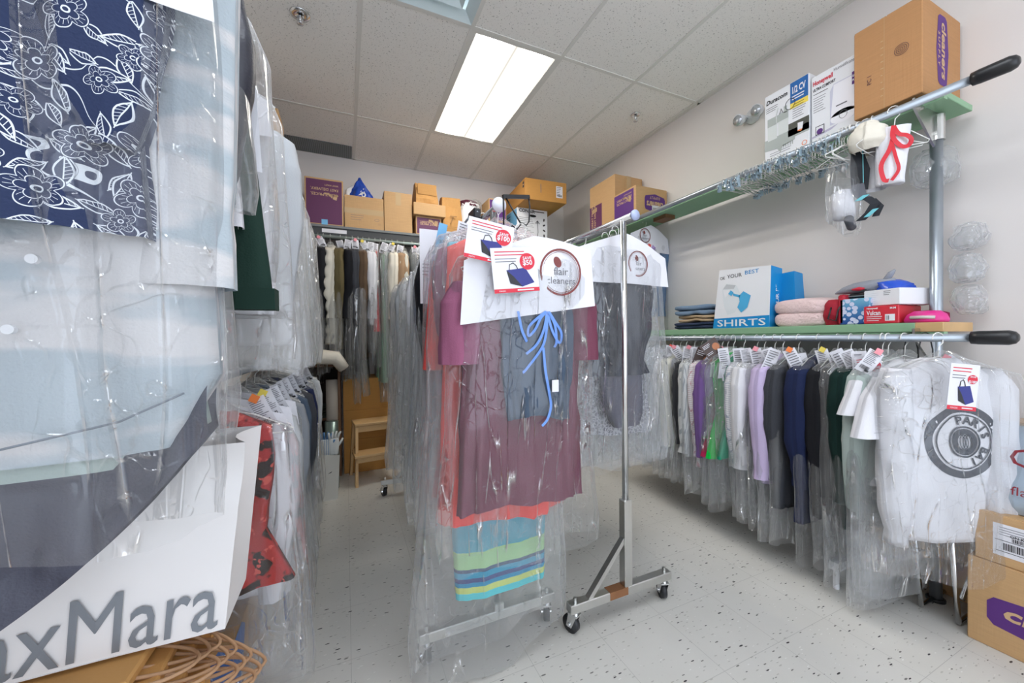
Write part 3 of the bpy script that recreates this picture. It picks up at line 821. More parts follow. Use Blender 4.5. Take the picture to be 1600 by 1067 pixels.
# cloth colours
CL = {}
def CC(k, *rgb, **kw): CL[k] = cloth('cloth_'+k, S(*rgb), **kw)
CC('white', 226, 226, 231); CC('cream', 226, 220, 206); CC('ivory', 214, 212, 200); CC('pale', 205, 212, 216)
CC('sage', 168, 182, 178); CC('grey', 140, 144, 150); CC('lgrey', 184, 188, 192); CC('charcoal', 62, 64, 70); CC('black', 24, 25, 30)
CC('navy', 28, 38, 72); CC('slate', 72, 86, 104); CC('blue', 92, 122, 165); CC('denim', 96, 128, 165); CC('sky', 165, 190, 215)
CC('green', 0, 190, 70); CC('teal', 20, 140, 105); CC('crimson', 190, 40, 90); CC('red', 205, 50, 60); CC('salmon', 235, 90, 85)
CC('lilac', 196, 180, 214); CC('purple', 120, 90, 150); CC('maroon', 108, 50, 72, rough=.5, spec=.5); CC('mauve', 150, 90, 118); CC('wine', 84, 36, 54)
CC('forest', 28, 52, 44); CC('olive', 98, 88, 60); CC('brown', 92, 74, 58); CC('tan', 170, 140, 110); CC('mint', 172, 204, 178)
CC('dteal', 66, 92, 96); CC('bgreen', 10, 40, 36)
CC('checkw', 232, 232, 236, pat='grid', col2=S(170, 178, 195)); CC('checkr', 232, 230, 234, pat='grid', col2=S(200, 160, 170))
CC('stripeg', 206, 208, 208, pat='stripe', col2=S(160, 166, 172)); CC('roses', 176, 44, 46, pat='roses', col2=S(215, 90, 80))
CC('water', 208, 207, 208, pat='water', col2=S(174, 185, 192)); CC('floral', 44, 55, 86, pat='floral')
CC('lace', 150, 150, 158, pat='lace', col2=S(205, 205, 212)); CC('bands', 35, 175, 200, pat='bands')
CC('satin', 34, 40, 54, rough=.35, spec=.6); CC('silkgrey', 98, 98, 112, rough=.4, spec=.5)
CC('puff', 212, 208, 196, rough=.6); CC('melange', 96, 104, 116, pat='melange', col2=S(60, 66, 80))
CC('leather', 44, 46, 58, rough=.38, spec=.6)
MIXN = {'cream': 'cream', 'lgrey': 'light grey'}

def bagged(name, label, cat, loc, rz, parts, L, film_m=None, grp=None, wd=.25, th=.05, paper=None, tk=None, hang=None, flare=.03, cy_=0, bag=True, papermat=None, **fk):
    t = thing(name, label, cat, loc, rz, grp)
    add_hanger(t, hang)
    for p in parts:
        kind, m, ln = p[:3]; kw = p[3] if len(p) > 3 else {}
        cloth_body(kind, t, CL[m], ln, **kw)
    if paper: shoulder_paper(t, **paper)
    if tk:
        for q in (tk if isinstance(tk, list) else [tk]): ticket(t, **q)
    if bag: film(t, L, wd, th, cy_, film_m, flare=flare, **fk)
    return t

rnd = random.Random(4)
CATS = {'shirt': 'shirt', 'jacket': 'jacket', 'coat': 'coat', 'tee': 'shirt', 'trousers': 'trousers', 'dress': 'dress', 'skirt': 'skirt', 'puffer': 'coat', 'robe': 'dress'}
NAMES = {'shirt': 'bagged_shirt', 'jacket': 'bagged_jacket', 'coat': 'bagged_coat', 'tee': 'bagged_tee_shirt', 'trousers': 'bagged_trousers', 'dress': 'bagged_dress', 'puffer': 'bagged_puffer_coat', 'robe': 'bagged_robe'}

# ---- right wall, lower rail: near to far  (y, kind, colour, garment length, bag length, label, extras)
RR = [
 (.87, 'shirt', 'sage', .78, 1.12, 'sage grey shirt with a crisp white collar, in clear plastic beside the white tee', dict(m2='white')),
 (.935, 'coat', 'bgreen', .84, 1.04, 'very dark green coat in plastic behind a long printed ticket', dict()),
 (.985, 'trousers', 'pale', .60, 1.14, 'pale grey trousers in a long clear bag between dark green coat and black jacket', dict()),
 (1.045, 'jacket', 'black', .84, 1.08, 'shiny black jacket in plastic next to the navy one', dict()),
 (1.125, 'coat', 'navy', .90, 1.10, 'deep navy coat in glossy clear plastic on the lower right rail', dict(pin=YEL)),
 (1.215, 'jacket', 'charcoal', .86, 1.07, 'charcoal grey jacket under crinkled plastic with an orange tag', dict(pin=ORANGE)),
 (1.285, 'shirt', 'lilac', .76, 1.04, 'pale lilac shirt in plastic beside the charcoal jacket', dict()),
 (1.335, 'trousers', 'slate', .66, 1.02, 'slate blue trousers hanging below a square white slip', dict()),
 (1.385, 'shirt', 'white', .70, 1.02, 'plain white shirt in plastic beside the small grid check shirt', dict()),
 (1.44, 'shirt', 'checkw', .72, 1.0, 'white shirt with fine grey grid check next to teal garment', dict()),
 (1.495, 'dress', 'teal', .70, .98, 'teal green dress in plastic right beside the bright green one', dict()),
 (1.555, 'dress', 'green', .70, 1.0, 'bright emerald green dress on the lower right rail', dict()),
 (1.61, 'dress', 'crimson', .72, .98, 'crimson dress showing as a strip next to the bright green dress', dict()),
 (1.65, 'shirt', 'purple', .70, .98, 'muted purple shirt in plastic beside the crimson dress', dict()),
 (1.70, 'shirt', 'checkr', .80, .98, 'white shirt with pinkish grid check left of the purple shirt', dict(pin=PINK)),
 (1.765, 'shirt', 'stripeg', .76, .98, 'grey and white striped shirt under a dark brown flyer', dict()),
 (1.825, 'jacket', 'charcoal', .66, .96, 'charcoal jacket at the far part of the lower right rail', dict()),
 (1.875, 'trousers', 'black', .62, .96, 'narrow black trousers below a white slip on the lower right rail', dict()),
 (1.93, 'shirt', 'ivory', .72, .96, 'ivory shirt in hazy plastic beside narrow black trousers', dict(pin=PINK)),
 (1.99, 'shirt', 'white', .74, .96, 'white shirt in hazy plastic just past the ivory shirt', dict()),
 (2.06, 'dress', 'lgrey', .80, .96, 'light grey dress in hazy plastic near the middle rack post', dict(pin=CORAL)),
 (2.14, 'shirt', 'pale', .72, .94, 'pale blue grey shirt in plastic behind the chrome rack post', dict()),
 (2.24, 'coat', 'grey', .80, .96, 'mid grey coat in plastic half hidden by the near chrome rack', dict()),
 (2.35, 'shirt', 'cream', .76, .94, 'cream shirt in plastic low behind the near chrome rack', dict()),
 (2.48, 'coat', 'charcoal', .84, .94, 'dark coat in plastic low behind the near chrome rack', dict()),
]
for i, (y, kind, m, gl, bl, lab, ex) in enumerate(RR):
    kw = {}
    if 'm2' in ex: kw['m2'] = CL[ex['m2']]
    near = y < 1.5
    bagged(NAMES[kind], lab, CATS[kind], (RX+rnd.uniform(-.015, .015)-dict(green=.05, teal=.03, crimson=.01, navy=.01).get(m, 0), y, 1.18), rnd.uniform(.0, .1),
           [(kind, m, gl, dict(wd=.195 if kind != 'dress' else .2, th=.036 if kind in ('coat', 'jacket') else .028, **kw))], bl, film_m=[FILM, FILM3, FILM][i % 3] if m not in ('ivory', 'white') else FILM,
           grp='bagged clothes on the lower right rail', wd=.235, th=.042, flare=rnd.uniform(-.04, .0),
           paper=dict(y=-.036, w=.19, h=.17, drop=.08) if i % 5 in (1, 3) or not near else None,
           tk=dict(x=-.13+rnd.uniform(-.06, .05), y=-.05, z=-.055, ln=rnd.choice((.1, .13, .19)), wd=.055, rot=rnd.uniform(-.6, .6), pin=ex.get('pin') or (PINK if i % 4 == 0 else None), seed=i, yaw=-.75))
# flyers among the tickets
def flyer(t, x, y, z, w_, h_, rot, kind, side=-1, yaw=0):
    X0, Y0, Z0 = x, y, z; x = y = z = 0
    b = MB(); c, s_ = math.cos(rot), math.sin(rot)
    U = Vector((c, 0, s_)); V = Vector((-s_, 0, c))
    O = Vector((x, y, z)); pr = PR(b, O, U, V, .0006)
    b.add([pr.p(0, 0, -.5), pr.p(w_, 0, -.5), pr.p(w_, h_, -.5), pr.p(0, h_, -.5)], [(0, 3, 2, 1)], 0)
    pr.rect(0, 0, w_, h_, 0, 0)
    if kind == 'dark':
        pr.rect(0, 0, w_, h_, 5, 1); pr.lines(w_*.08, h_*.85, w_*.5, 3, h_*.09, 0, 2, .35); pr.ell(w_*.75, h_*.45, w_*.2, h_*.25, 6, 2); pr.lines(w_*.08, h_*.3, w_*.4, 2, h_*.1, 0, 2, .3)
    else:
        pr.lines(w_*.08, h_*.92, w_*.7, 2, h_*.07, 4, 1, .3); pr.lines(w_*.08, h_*.76, w_*.5, 2, h_*.06, 1, 1, .25)
        pr.poly([(w_*.3, h_*.5), (w_*.72, h_*.54), (w_*.9, h_*.2), (w_*.62, h_*.12), (w_*.36, h_*.2)], 3, 1)
        pr.poly([(w_*.3, h_*.5), (w_*.36, h_*.2), (w_*.62, h_*.12), (w_*.45, h_*.35)], 2, 2)
        b.tube([pr.p(w_*.36, h_*.5, 2), pr.p(w_*.38, h_*.62, 2), pr.p(w_*.46, h_*.66, 2), pr.p(w_*.52, h_*.6, 2), pr.p(w_*.55, h_*.52, 2)], .0012, 5, 2)
        pr.ell(w_*.78, h_*.68, w_*.17, w_*.17, 4, 2); pr.text('SAVE', w_*.78, h_*.72, w_*.09, 0, 3, 'c', bold=.02); pr.text(kind, w_*.78, h_*.6, w_*.14, 0, 3, 'c', bold=.03)
        pr.rect(0, 0, w_, h_*.09, 4, 2); pr.text('MAGIC', w_*.1, h_*.025, h_*.05, 0, 3); pr.lines(w_*.5, h_*.06, w_*.4, 1, .01, 0, 3, .4)
    o = b.build('flyer', [PAPER, INK, INKD, plain('tote_blue', S(52, 58, 132), .6), RED, plain('flyer_brown', S(72, 52, 46), .4), plain('flyer_orange', S(190, 120, 80), .5)], t)
    o.location = (X0, Y0, Z0); o.rotation_euler = (0, 0, yaw); return o
def find(lab): return next(o for o in bpy.data.objects if o.get('label') == lab)
flyer(find(RR[15][5]), -.22, -.05, -.17, .10, .13, -.35, 'dark', yaw=-.6); flyer(find(RR[12][5]), -.24, -.05, -.12, .1, .09, .6, 'dark', yaw=-.6)
flyer(find(RR[1][5]), -.2, -.06, -.22, .095, .14, .15, '$50', yaw=-.7)
for k in (3, 5): ticket(find(RR[k][5]), -.12, -.05, -.08, .1, .09, .2, -1, SKYT if k == 3 else None, 40+k, yaw=-.7)

# ---- near end of the lower right rail
# white polo in its bag
t = thing('bagged_tee_shirt', 'white short-sleeved shirt with wide sleeve and long printed ticket, hung near the rail end', 'shirt', (RX, .80, 1.18), -.28, None)
add_hanger(t)
cloth_body('tee', t, CL['white'], .62, wd=.21, th=.04, top=-.09)
q = MB(); tubesheet(q, [(-.16, .07, .03, -.14, -.05), (-.24, .10, .04, -.17, -.055), (-.40, .125, .045, -.20, -.06)], 28, 18, 2.4, .003, 4, .003, 12, 55)
q.build('wide_sleeve', CL['white'], t, True)
pb = MB(); PR(pb, (-.29, -.108, -.37), (1, 0, 0), (0, 0, 1)).lines(0, 0, .05, 1, .004, 0); pb.build('printed_line', INK, t)
ticket(t, .02, -.12, -.08, .25, .06, .62, -1, PINK, 3, yaw=-.4); ticket(t, .04, -.10, -.14, .26, .055, .5, -1, None, 8, yaw=-.3)
film(t, 1.0, .25, .055, 0, FILM, 61)
t = bagged('bagged_shirt', 'sage jacket sleeve and skirt bag hanging low behind the white short-sleeved shirt', 'shirt', (RX-.01, .85, 1.18), -.1,
           [('shirt', 'sage', .74, dict(wd=.2, th=.025))], 1.13, FILM, 'bagged clothes on the lower right rail', .24, .04, tk=dict(x=-.1, y=-.05, z=-.12, ln=.2, wd=.05, rot=.1, seed=9))
# white hooded sweatshirt with round print
t = thing('bagged_sweatshirt', 'white long-sleeved sweatshirt with round black lettered print, last on the rail', 'shirt', (RX-.03, .69, 1.18), -.48, None)
add_hanger(t, None, .21)
b = MB(); tubesheet(b, [(-.08, .05, .03), (-.1, .1, .045), (-.15, .19, .05), (-.3, .205, .055), (-.6, .205, .055), (-.74, .2, .05), (-.80, .165, .04)], 56, 44, 2.5, .004, 5, .008, 9, 77, capbot=True)
body = b.build('sweatshirt', CL['white'], t, True)
for s_ in (-1, 1):
    q = MB(); tubesheet(q, [(-.12, .035, .03, s_*.165, -.01), (-.2, .06, .04, s_*.185, -.02), (-.45, .056, .036, s_*.19-.01, -.035), (-.68, .046, .034, s_*.185-.01, -.045), (-.76, .03, .028, s_*.18-.01, -.045), (-.81, .034, .03, s_*.18-.01, -.045)], 26, 34, 2.2, .005, 4, .009, 11, 80+s_, capbot=True)
    q.build('sleeve', CL['white'], body, True)
lb = MB(); pr = PR(lb, (.03, -.093, -.40), (1, .0, 0), (0, .0, 1), .0012)
INKN = plain('print_navy', S(40, 48, 62), .6)
pr.ring(0, 0, .135, .14, .028, 0, 1, 48); pr.ring(0, 0, .1, .105, .005, 0, 3); pr.ring(0, 0, .056, .06, .006, 0, 3); pr.ring(0, 0, .045, .05, .02, 0, 3)
for i, ch in enumerate('PARIS BAI'):
    a = 1.75-i*.36
    pr.text(ch, .064*math.cos(a), .068*math.sin(a), .042, 0, 3, 'c', rot=a-PI/2, bold=.03)
for i in range(4): pr.ring(-.015+.01*i, .0, .016, .03, .0035, 0, 4, 12)
wrap(lb, [body]); lb.build('round_print', [INKN, WHITEB], body)
flyer(t, -.10, -.13, -.26, .1, .17, -.1, '$100')
film(t, .92, .26, .10, -.02, FILMH, 91, top=-.05, cr=.006)
# clear trousers bag and dark bag low by the post
t = thing('empty_plastic_cover', 'loose clear plastic cover drooping low by the foot of the wall shelf post', 'plastic cover', (2.22, .83, .42), -.2)
film(t, .34, .2, .05, 0, FILM2, 33, top=.0, flare=.04)
t = thing('shopping_bag', 'dark shopping bag with thin black cord handles hung on the lower right rail', 'bag', (RX+.03, .745, 1.18), -.2)
for dy in (-.0, .05):
    MB().tube([(-.045, dy, -.16), (-.04, dy, -.05), (-.02, dy, .018), (.0, dy, .022), (.02, dy, .016), (.04, dy, -.05), (.045, dy, -.16)], .0025, 6).build('handle', BLACKP, t, True)
MB().bbox(-.1, -.01, -.62, .1, .06, -.16, .004).build('bag_body', plain('dark_bag', S(62, 66, 76), .4), t)

# ---- chrome rack on the right (rA): near to far
XA = 1.12
t = thing('bagged_blouse', 'shiny dark navy satin blouse over grey trousers, first on the near chrome rack', 'blouse', (XA+.05, 1.43, 1.70), .04)
add_hanger(t)
b = MB(); tubesheet(b, [(-.2, .2, .03), (-.28, .215, .045), (-.45, .2, .05), (-.62, .17, .045), (-.68, .19, .05)], 80, 60, 2.4, .009, 6, .02, 11, 12)
b.build('satin_blouse', CL['satin'], t, True)
b = MB(); tubesheet(b, [(-.62, .13, .03, .02), (-.8, .12, .03, .03), (-.93, .07, .025, .05)], 36, 20, 2.4, .008, 5, .006, 12, 13); b.build('silk_trousers', CL['silkgrey'], t, True)
shoulder_paper(t, -.05, .27, .23, -1, (.07, -.165, .06), -.03, drop=.09)
film(t, 1.12, .27, .07, 0, FILMH, 14, flare=.1, top=-.02)
ARR = [
 (1.49, 'dress', 'lace', .98, 1.14, 'grey lace patterned dress behind the navy satin blouse on the near rack'),
 (1.54, 'shirt', 'pale', .86, 1.14, 'pale grey shirt in wide milky plastic behind the lace dress'),
 (1.62, 'dress', 'lgrey', .92, 1.12, 'light grey dress in milky plastic, fourth from the near end of near rack'),
 (1.72, 'shirt', 'white', .82, 1.05, 'white shirt in plastic, fifth from the near end of near rack'),
 (1.86, 'coat', 'grey', 1.0, 1.15, 'grey coat in plastic around the middle of the near rack'),
 (2.02, 'shirt', 'ivory', .82, 1.05, 'ivory shirt in plastic past the middle of the near rack'),
 (2.22, 'dress', 'melange', 1.0, 1.15, 'heathered slate dress in plastic toward the far end of near rack'),
 (2.48, 'shirt', 'cream', .86, 1.05, 'cream shirt near the far end of the near rack'),
 (2.72, 'coat', 'lgrey', 1.0, 1.15, 'light grey coat at the far end of the near rack'),
]
for i, (y, kind, m, gl, bl, lab) in enumerate(ARR):
    bagged(NAMES[kind], lab, CATS[kind], (1.10+(.10 if i < 2 else 0)+rnd.uniform(-.01, .02), y, 1.70), rnd.uniform(-.06, .06),
           [(kind, m, gl, dict(wd=.2, th=.025))], bl, FILM2 if i < 3 else FILM, 'bagged clothes on the near chrome rack', .25, .04, flare=.1 if i < 3 else .04,
           paper=dict(y=-.042, w=.21, h=.2), tk=dict(x=.05, y=-.06, z=-.04, ln=.12, wd=.05, rot=.3, seed=i, pin=[None, None, YEL][i % 3]))
# denim shirt on the far part of the upper right rail
t = bagged('bagged_denim_shirt', 'light blue denim shirt under stamped white paper, high on the upper right rail', 'shirt', (2.34, 2.48, 2.165), .05,
           [('shirt', 'denim', .80, dict(wd=.22, th=.04))], .92, FILM3, None, .26, .06, paper=dict(y=-.05, w=.22, h=.22, logo_=(-.07, -.135, .06), top=-.04, drop=.09),
           tk=dict(x=.02, y=-.075, z=-.22, ln=.16, wd=.06, rot=.5, seed=4))
MB().box(-.05, -.078, -.3, -.02, -.076, -.2, rot=Matrix.Rotation(.25, 3, 'Y')).build('coral_tag', CORAL, t)
MB().box(-.02, -.08, -.32, .02, -.078, -.21, rot=Matrix.Rotation(.5, 3, 'Y')).build('lilac_tag', LILAC, t)

# ---- middle rack (rB)
XB = .56
t = thing('bagged_robe', 'maroon short-sleeved tunic with slate ruffled blouse and blue ribbon, first on the middle rack', 'dress', (XB+.015, 1.215, 1.585), -.03)
add_hanger(t, None, .22)
b = MB(); tubesheet(b, [(-.14, .1, .035), (-.18, .21, .045), (-.26, .235, .05), (-.5, .225, .05), (-.8, .24, .055), (-.97, .25, .055)], 80, 60, 2.3, .014, 7, .010, 8, 201, .02)
body = b.build('tunic', CL['maroon'], t, True)
for s_ in (-1, 1):
    q = MB(); tubesheet(q, [(-.2, .05, .04, s_*.2, -.01), (-.27, .07, .055, s_*.225, -.015), (-.47, .07, .05, s_*.232, -.02)], 26, 20, 2.3, .006, 4, .004, 14, 203+s_)
    q.build('sleeve', CL['mauve'] if s_ < 0 else CL['maroon'], body, True)
    q = MB().box(s_*.232-.072, -.073, -.472, s_*.232+.072, -.071, -.46)
b = MB(); tubesheet(b, [(-.24, .12, .02, .03, -.062), (-.32, .135, .024, .03, -.066), (-.5, .13, .026, .03, -.07), (-.66, .11, .02, .03, -.07)], 60, 46, 2.4, .008, 10, .007, 22, 207, .02)
bl = b.build('ruffled_blouse', CL['slate'], t, True)
rb = MB()
def ribbon(mb, pts, w_):
    P = []
    for (x, y, z), nx in pts: P += [(x-w_*nx[0], y, z-w_*nx[1]), (x+w_*nx[0], y, z+w_*nx[1])]
    mb.add(P, [(2*i, 2*i+1, 2*i+3, 2*i+2) for i in range(len(pts)-1)])
def rib(mb, path, w_=.0045, y=-.108):
    path = [(q.x, q.z) for q in smooth([(a_[0], 0, a_[1]) for a_ in path], 5)]
    pts = []
    for i, (x, z) in enumerate(path):
        a = path[min(i+1, len(path)-1)]; c = path[max(i-1, 0)]; d = Vector((a[0]-c[0], a[1]-c[1])).normalized()
        pts.append(((x, y-.006*math.sin(i*.3), z), (-d.y, d.x)))
    ribbon(mb, pts, w_)
rib(rb, [(.045, -.30), (.03, -.36), (.005, -.41), (-.03, -.44)]); rib(rb, [(.045, -.30), (.06, -.36), (.085, -.40), (.10, -.40), (.10, -.37), (.07, -.33), (.05, -.30)])
rib(rb, [(.045, -.30), (.02, -.32), (-.0, -.36), (-.02, -.38), (-.02, -.35), (.01, -.32), (.04, -.30)]); rib(rb, [(.045, -.3), (.04, -.36), (.025, -.42), (-.03, -.49), (-.045, -.5)])
rib(rb, [(.03, -.42), (.035, -.5), (.05, -.57), (.06, -.62), (.045, -.66), (.02, -.68)]); rib(rb, [(.045, -.3), (.07, -.34), (.08, -.40), (.075, -.42)]); rib(rb, [(-.06, -.3), (-.05, -.36), (-.03, -.4)])
rb.build('ribbon', plain('blue_ribbon', S(105, 148, 222), .5), bl, False)
MB().tube([(-.05, .02, .115), (-.02, .01, .06), (0, 0, .02)], .003, 6).build('link', BLACKP, t, True)
MB().box(.06, -.112, -.57, .085, -.111, -.53).build('care_label', PAPER, bl)
shoulder_paper(t, -.085, .235, .26, -1, (.10, -.165, .08), -.05, tilt=.035, drop=.06)
flyer(t, -.245, -.13, -.14, .15, .125, -.15, '$100'); flyer(t, -.15, -.137, -.25, .155, .14, .1, '$50')
film(t, 1.15, .26, .085, -.015, FILMH, 221, flare=.055, top=-.03, cr=.008)
t = thing('bagged_dress', 'long dress with turquoise and lime striped knitted hem in a floor-length bag', 'dress', (XB-.03, 1.325, 1.70), .0)
add_hanger(t)
b = MB(); tubesheet(b, [(-.16, .19, .04), (-.7, .2, .04), (-1.03, .19, .045), (-1.45, .178, .03)], 60, 50, 2.8, .004, 6, .005, 7, 231)
b.build('striped_knit', CL['bands'], t, True)
b = MB(); tubesheet(b, [(-.14, .12, .03, 0, -.02), (-.18, .2, .04, 0, -.02), (-.8, .23, .045, 0, -.02), (-1.17, .24, .05, 0, -.02)], 60, 40, 2.5, .008, 9, .006, 9, 232, .03)
b.build('salmon_dress', CL['salmon'], t, True)
film(t, 1.64, .25, .07, -.01, FILM, 233, flare=.06, top=-.05, cr=.01, skew=-.04, hem=.06)
BRR = [
 (1.44, [('jacket', 'mauve', .72)], 1.2, 'dusty mauve jacket with a zip sleeve behind the maroon tunic'),
 (1.49, [('dress', 'salmon', 1.12)], 1.25, 'salmon red dress with a wide cuffed sleeve on the middle rack'),
 (1.55, [('shirt', 'lilac', .9)], 1.25, 'pale lilac shirt in a long clear bag beside the salmon dress'),
 (1.62, [('coat', 'black', 1.0)], 1.2, 'long black coat in plastic under a handwritten slip with blue tape'),
 (1.69, [('coat', 'charcoal', 1.05)], 1.2, 'charcoal coat in plastic next to the long black coat'),
 (1.77, [('dress', 'sky', 1.1)], 1.35, 'sky blue dress in plastic on the middle rack'),
 (1.85, [('jacket', 'navy', .85)], 1.3, 'navy jacket beside the sky blue dress on the middle rack'),
 (1.96, [('dress', 'pale', 1.0)], 1.35, 'pale silvery dress in long milky plastic on the middle rack'),
 (2.10, [('shirt', 'white', .8)], 1.3, 'white shirt in milky plastic past the pale silvery dress'),
 (2.32, [('dress', 'ivory', 1.05)], 1.38, 'ivory dress in milky plastic on the far half of the middle rack'),
 (2.48, [('shirt', 'lgrey', .8)], 1.35, 'light grey shirt on the far half of the middle rack'),
 (2.65, [('dress', 'pale', 1.05)], 1.4, 'pale dress in long plastic, next to last on the middle rack'),
 (2.85, [('coat', 'grey', .9)], 1.42, 'grey coat in long drooping plastic, last on the middle rack'),
]
for i, (y, ps, bl_, lab) in enumerate(BRR):
    kind = ps[0][0]
    ps = [(p[0], p[1], p[2], dict(wd=.2, th=.03)) for p in ps]
    bagged(NAMES[kind], lab, CATS[kind], (XB-.01+rnd.uniform(-.02, .01), y, 1.70), rnd.uniform(-.08, .08), ps, bl_, FILM2 if i in (7, 8, 9, 11) else FILM,
           'bagged clothes on the middle rolling rack', .25, .042, flare=.05,
           paper=dict(y=-.045, w=.21, h=.2) if i in (0, 2, 5, 7, 8, 9, 10, 11) else None, tk=dict(x=-.1, y=-.06, z=-.05, ln=.17, wd=.06, rot=rnd.uniform(-.3, .4), seed=i))
tt_ = find(BRR[1][3])
q = MB(); tubesheet(q, [(-.2, .04, .035, -.18, -.02), (-.3, .045, .04, -.19, -.02), (-.62, .065, .05, -.20, -.02)], 24, 20, 2.3, .004, 4, .004, 14, 301); q.build('wide_sleeve', CL['salmon'], tt_, True)
# handwritten slip with blue tape
t = thing('paper_slip', 'white handwritten slip taped with blue tape to a coat on the middle rack', 'paper', (.345, 1.53, 1.64), 0)
b = MB(); b.box(-.07, -.001, -.30, .07, 0, 0); pr = PR(b, (-.07, -.001, -.30), (1, 0, 0), (0, 0, 1))
pr.text('ready', .03, .2, .035, 1, 1, shear=.4); pr.lines(.01, .16, .12, 4, .014, 1, 1, .2); b.build('sheet', [PAPER, INK], t)
b = MB(); b.box(-.0, -.004, -.07, .035, -.003, .03, rot=Matrix.Rotation(.2, 3, 'Y')); pr = PR(b, (.008, -.0045, -.05), (1, 0, 0), (0, 0, 1)); pr.text('3/4', 0, 0, .018, 1, 1, bold=.02)
b.build('tape', [BLUET, INKD], t)
# bits hung on the near end of the middle rack: black hook frame and black grip clip
t = thing('trouser_hanger', 'black wavy wire trouser hanger hooked at the near end of the middle rack', 'hanger', (.56, 1.235, 1.70), .12)
MB().tube([(-.045, 0, -.11), (-.045, 0, -.03), (-.045, 0, 0)], .003, 6).tube([(-.045, 0, -.11), (-.03, 0, -.125), (-.01, 0, -.1), (.01, 0, -.11), (.03, 0, -.085), (.05, 0, -.09), (.062, 0, -.075), (.066, 0, -.02), (.062, 0, .012)], .003, 6).build('wire', BLACKP, t, True)
b = MB(); b.box(-.048, -.006, -.006, .064, .006, .006, rot=Matrix.Rotation(-.16, 3, 'Y')); b.v = [(x, y, z+.006) for x, y, z in b.v]; b.build('bar', BLACKP, t)
t = thing('clip_hanger', 'grey clamp hanger with black padded grip lying along the middle rack rail', 'hanger', (.50, 1.52, 1.70), 0)
MB().bbox(-.016, -.05, -.01, .016, .03, .035, .006).build('padded_grip', BLACKP, t)
MB().tube([(0, -.05, .015), (.0, -.02, .04), (.004, .02, .045), (0, .3, -.01)], .004, 8).tube([(-.015, .03, .01), (-.02, .3, -.02)], .005, 8).build('arm', GALV, t, True)

# ---- back rail
BKR = [
 ('coat', 'grey', 1.0, 'grey coat in plastic, leftmost on the back wall rail'), ('coat', 'charcoal', 1.0, 'charcoal coat, second from the left on the back rail'),
 ('shirt', 'slate', .9, 'slate blue shirt just left of the white puffer coat'), ('coat', 'black', .95, 'black coat hanging right behind the white puffer coat'),
 ('puffer', 'puff', .95, 'off-white quilted puffer coat on the back rail'), ('coat', 'olive', 1.0, 'olive brown quilted coat beside the white puffer'),
 ('coat', 'black', 1.15, 'long black coat right of the olive coat on back rail'), ('coat', 'charcoal', 1.2, 'long charcoal coat, second right of the olive coat'),
 ('trousers', 'dteal', 1.1, 'dark teal trousers in long plastic on the back rail'), ('coat', 'brown', 1.1, 'dark brown coat left of the red edged garment'),
 ('shirt', 'white', .8, 'white shirt in plastic immediately left of the red strip'), ('dress', 'red', .85, 'bright red dress showing as thin strip on the back rail'),
 ('dress', 'mint', 1.3, 'long mint green dress above the wooden step stool'), ('dress', 'sage', 1.25, 'long sage dress beside the mint green dress'),
 ('shirt', 'cream', .9, 'cream shirt in plastic right of the sage dress'), ('coat', 'tan', .9, 'tan coat in plastic on the back rail'),
 ('shirt', 'ivory', .9, 'ivory shirt in hazy plastic right of the tan coat'), ('dress', 'lgrey', 1.1, 'light grey dress on the back rail behind the middle rack'),
 ('coat', 'grey', 1.1, 'mid grey coat on the back rail behind the middle rack'), ('shirt', 'white', .9, 'white shirt on the back rail behind the middle rack'),
 ('dress', 'pale', 1.1, 'pale dress near the right part of back rail'), ('shirt', 'sky', .9, 'sky blue shirt near the right part of back rail'),
 ('coat', 'charcoal', 1.1, 'charcoal coat near the right part of back rail'), ('shirt', 'lgrey', .9, 'light grey shirt near the right part of back rail'),
]
x = -.31
for i, (kind, m, gl, lab) in enumerate(BKR):
    bagged(NAMES[kind], lab, CATS[kind], (x, 3.72, 2.115), PI/2+rnd.uniform(-.15, .15),
           [(kind, m, gl, dict(wd=.19, th=.028 if kind != 'puffer' else .05))], gl+rnd.uniform(.08, .35), FILM2 if m in ('white', 'cream') else FILM, 'bagged clothes on the back wall rail', .225, .038,
           paper=dict(y=.036, w=.17, h=.1, side=1) if i % 3 == 0 else None, tk=dict(x=-.15+rnd.uniform(-.03, .05), y=0, z=-.055, ln=rnd.uniform(.06, .11), wd=.055, rot=rnd.uniform(-.5, .5), yaw=-PI/2, seed=i, pin=[None, None, PINK, None, YEL][i % 5]) if i % 4 else None)
    x += .043+rnd.uniform(0, .012)+(.03 if kind == 'puffer' else 0)+(.02 if i > 14 else 0)

# ---- left wall, upper rail
t = thing('bagged_blouse', 'navy blouse with white outlined flowers over a pale watercolour shirt, nearest on the left', 'blouse', (-.40, .66, 2.03), 0)
add_hanger(t)
b = MB(); tubesheet(b, [(-.10, .08, .03, 0, -.03), (-.14, .19, .04, 0, -.03), (-.24, .195, .045, .0, -.03), (-.45, .16, .045, 0, -.03), (-.70, .172, .05, 0, -.03)], 72, 60, 2.4, .009, 8, .003, 12, 401, .012)
body = b.build('floral_blouse', CL['floral'], t, True)
q = MB(); tubesheet(q, [(-.15, .03, .03, .12, -.03), (-.22, .05, .04, .14, -.035), (-.42, .056, .045, .145, -.04), (-.54, .045, .04, .14, -.04), (-.60, .02, .03, .145, -.04)], 26, 20, 2.3, .003, 5, .004, 22, 403); q.build('sleeve', CL['floral'], body, True)
b = MB(); tubesheet(b, [(-.12, .1, .03, 0, .03), (-.16, .2, .04, 0, .03), (-.5, .215, .045, 0, .025), (-.88, .235, .05, .0, .02), (-.98, .20, .045, -.02, .02)], 72, 50, 2.5, .004, 6, .003, 8, 405, .01)
sh = b.build('watercolour_shirt', CL['water'], t, True)
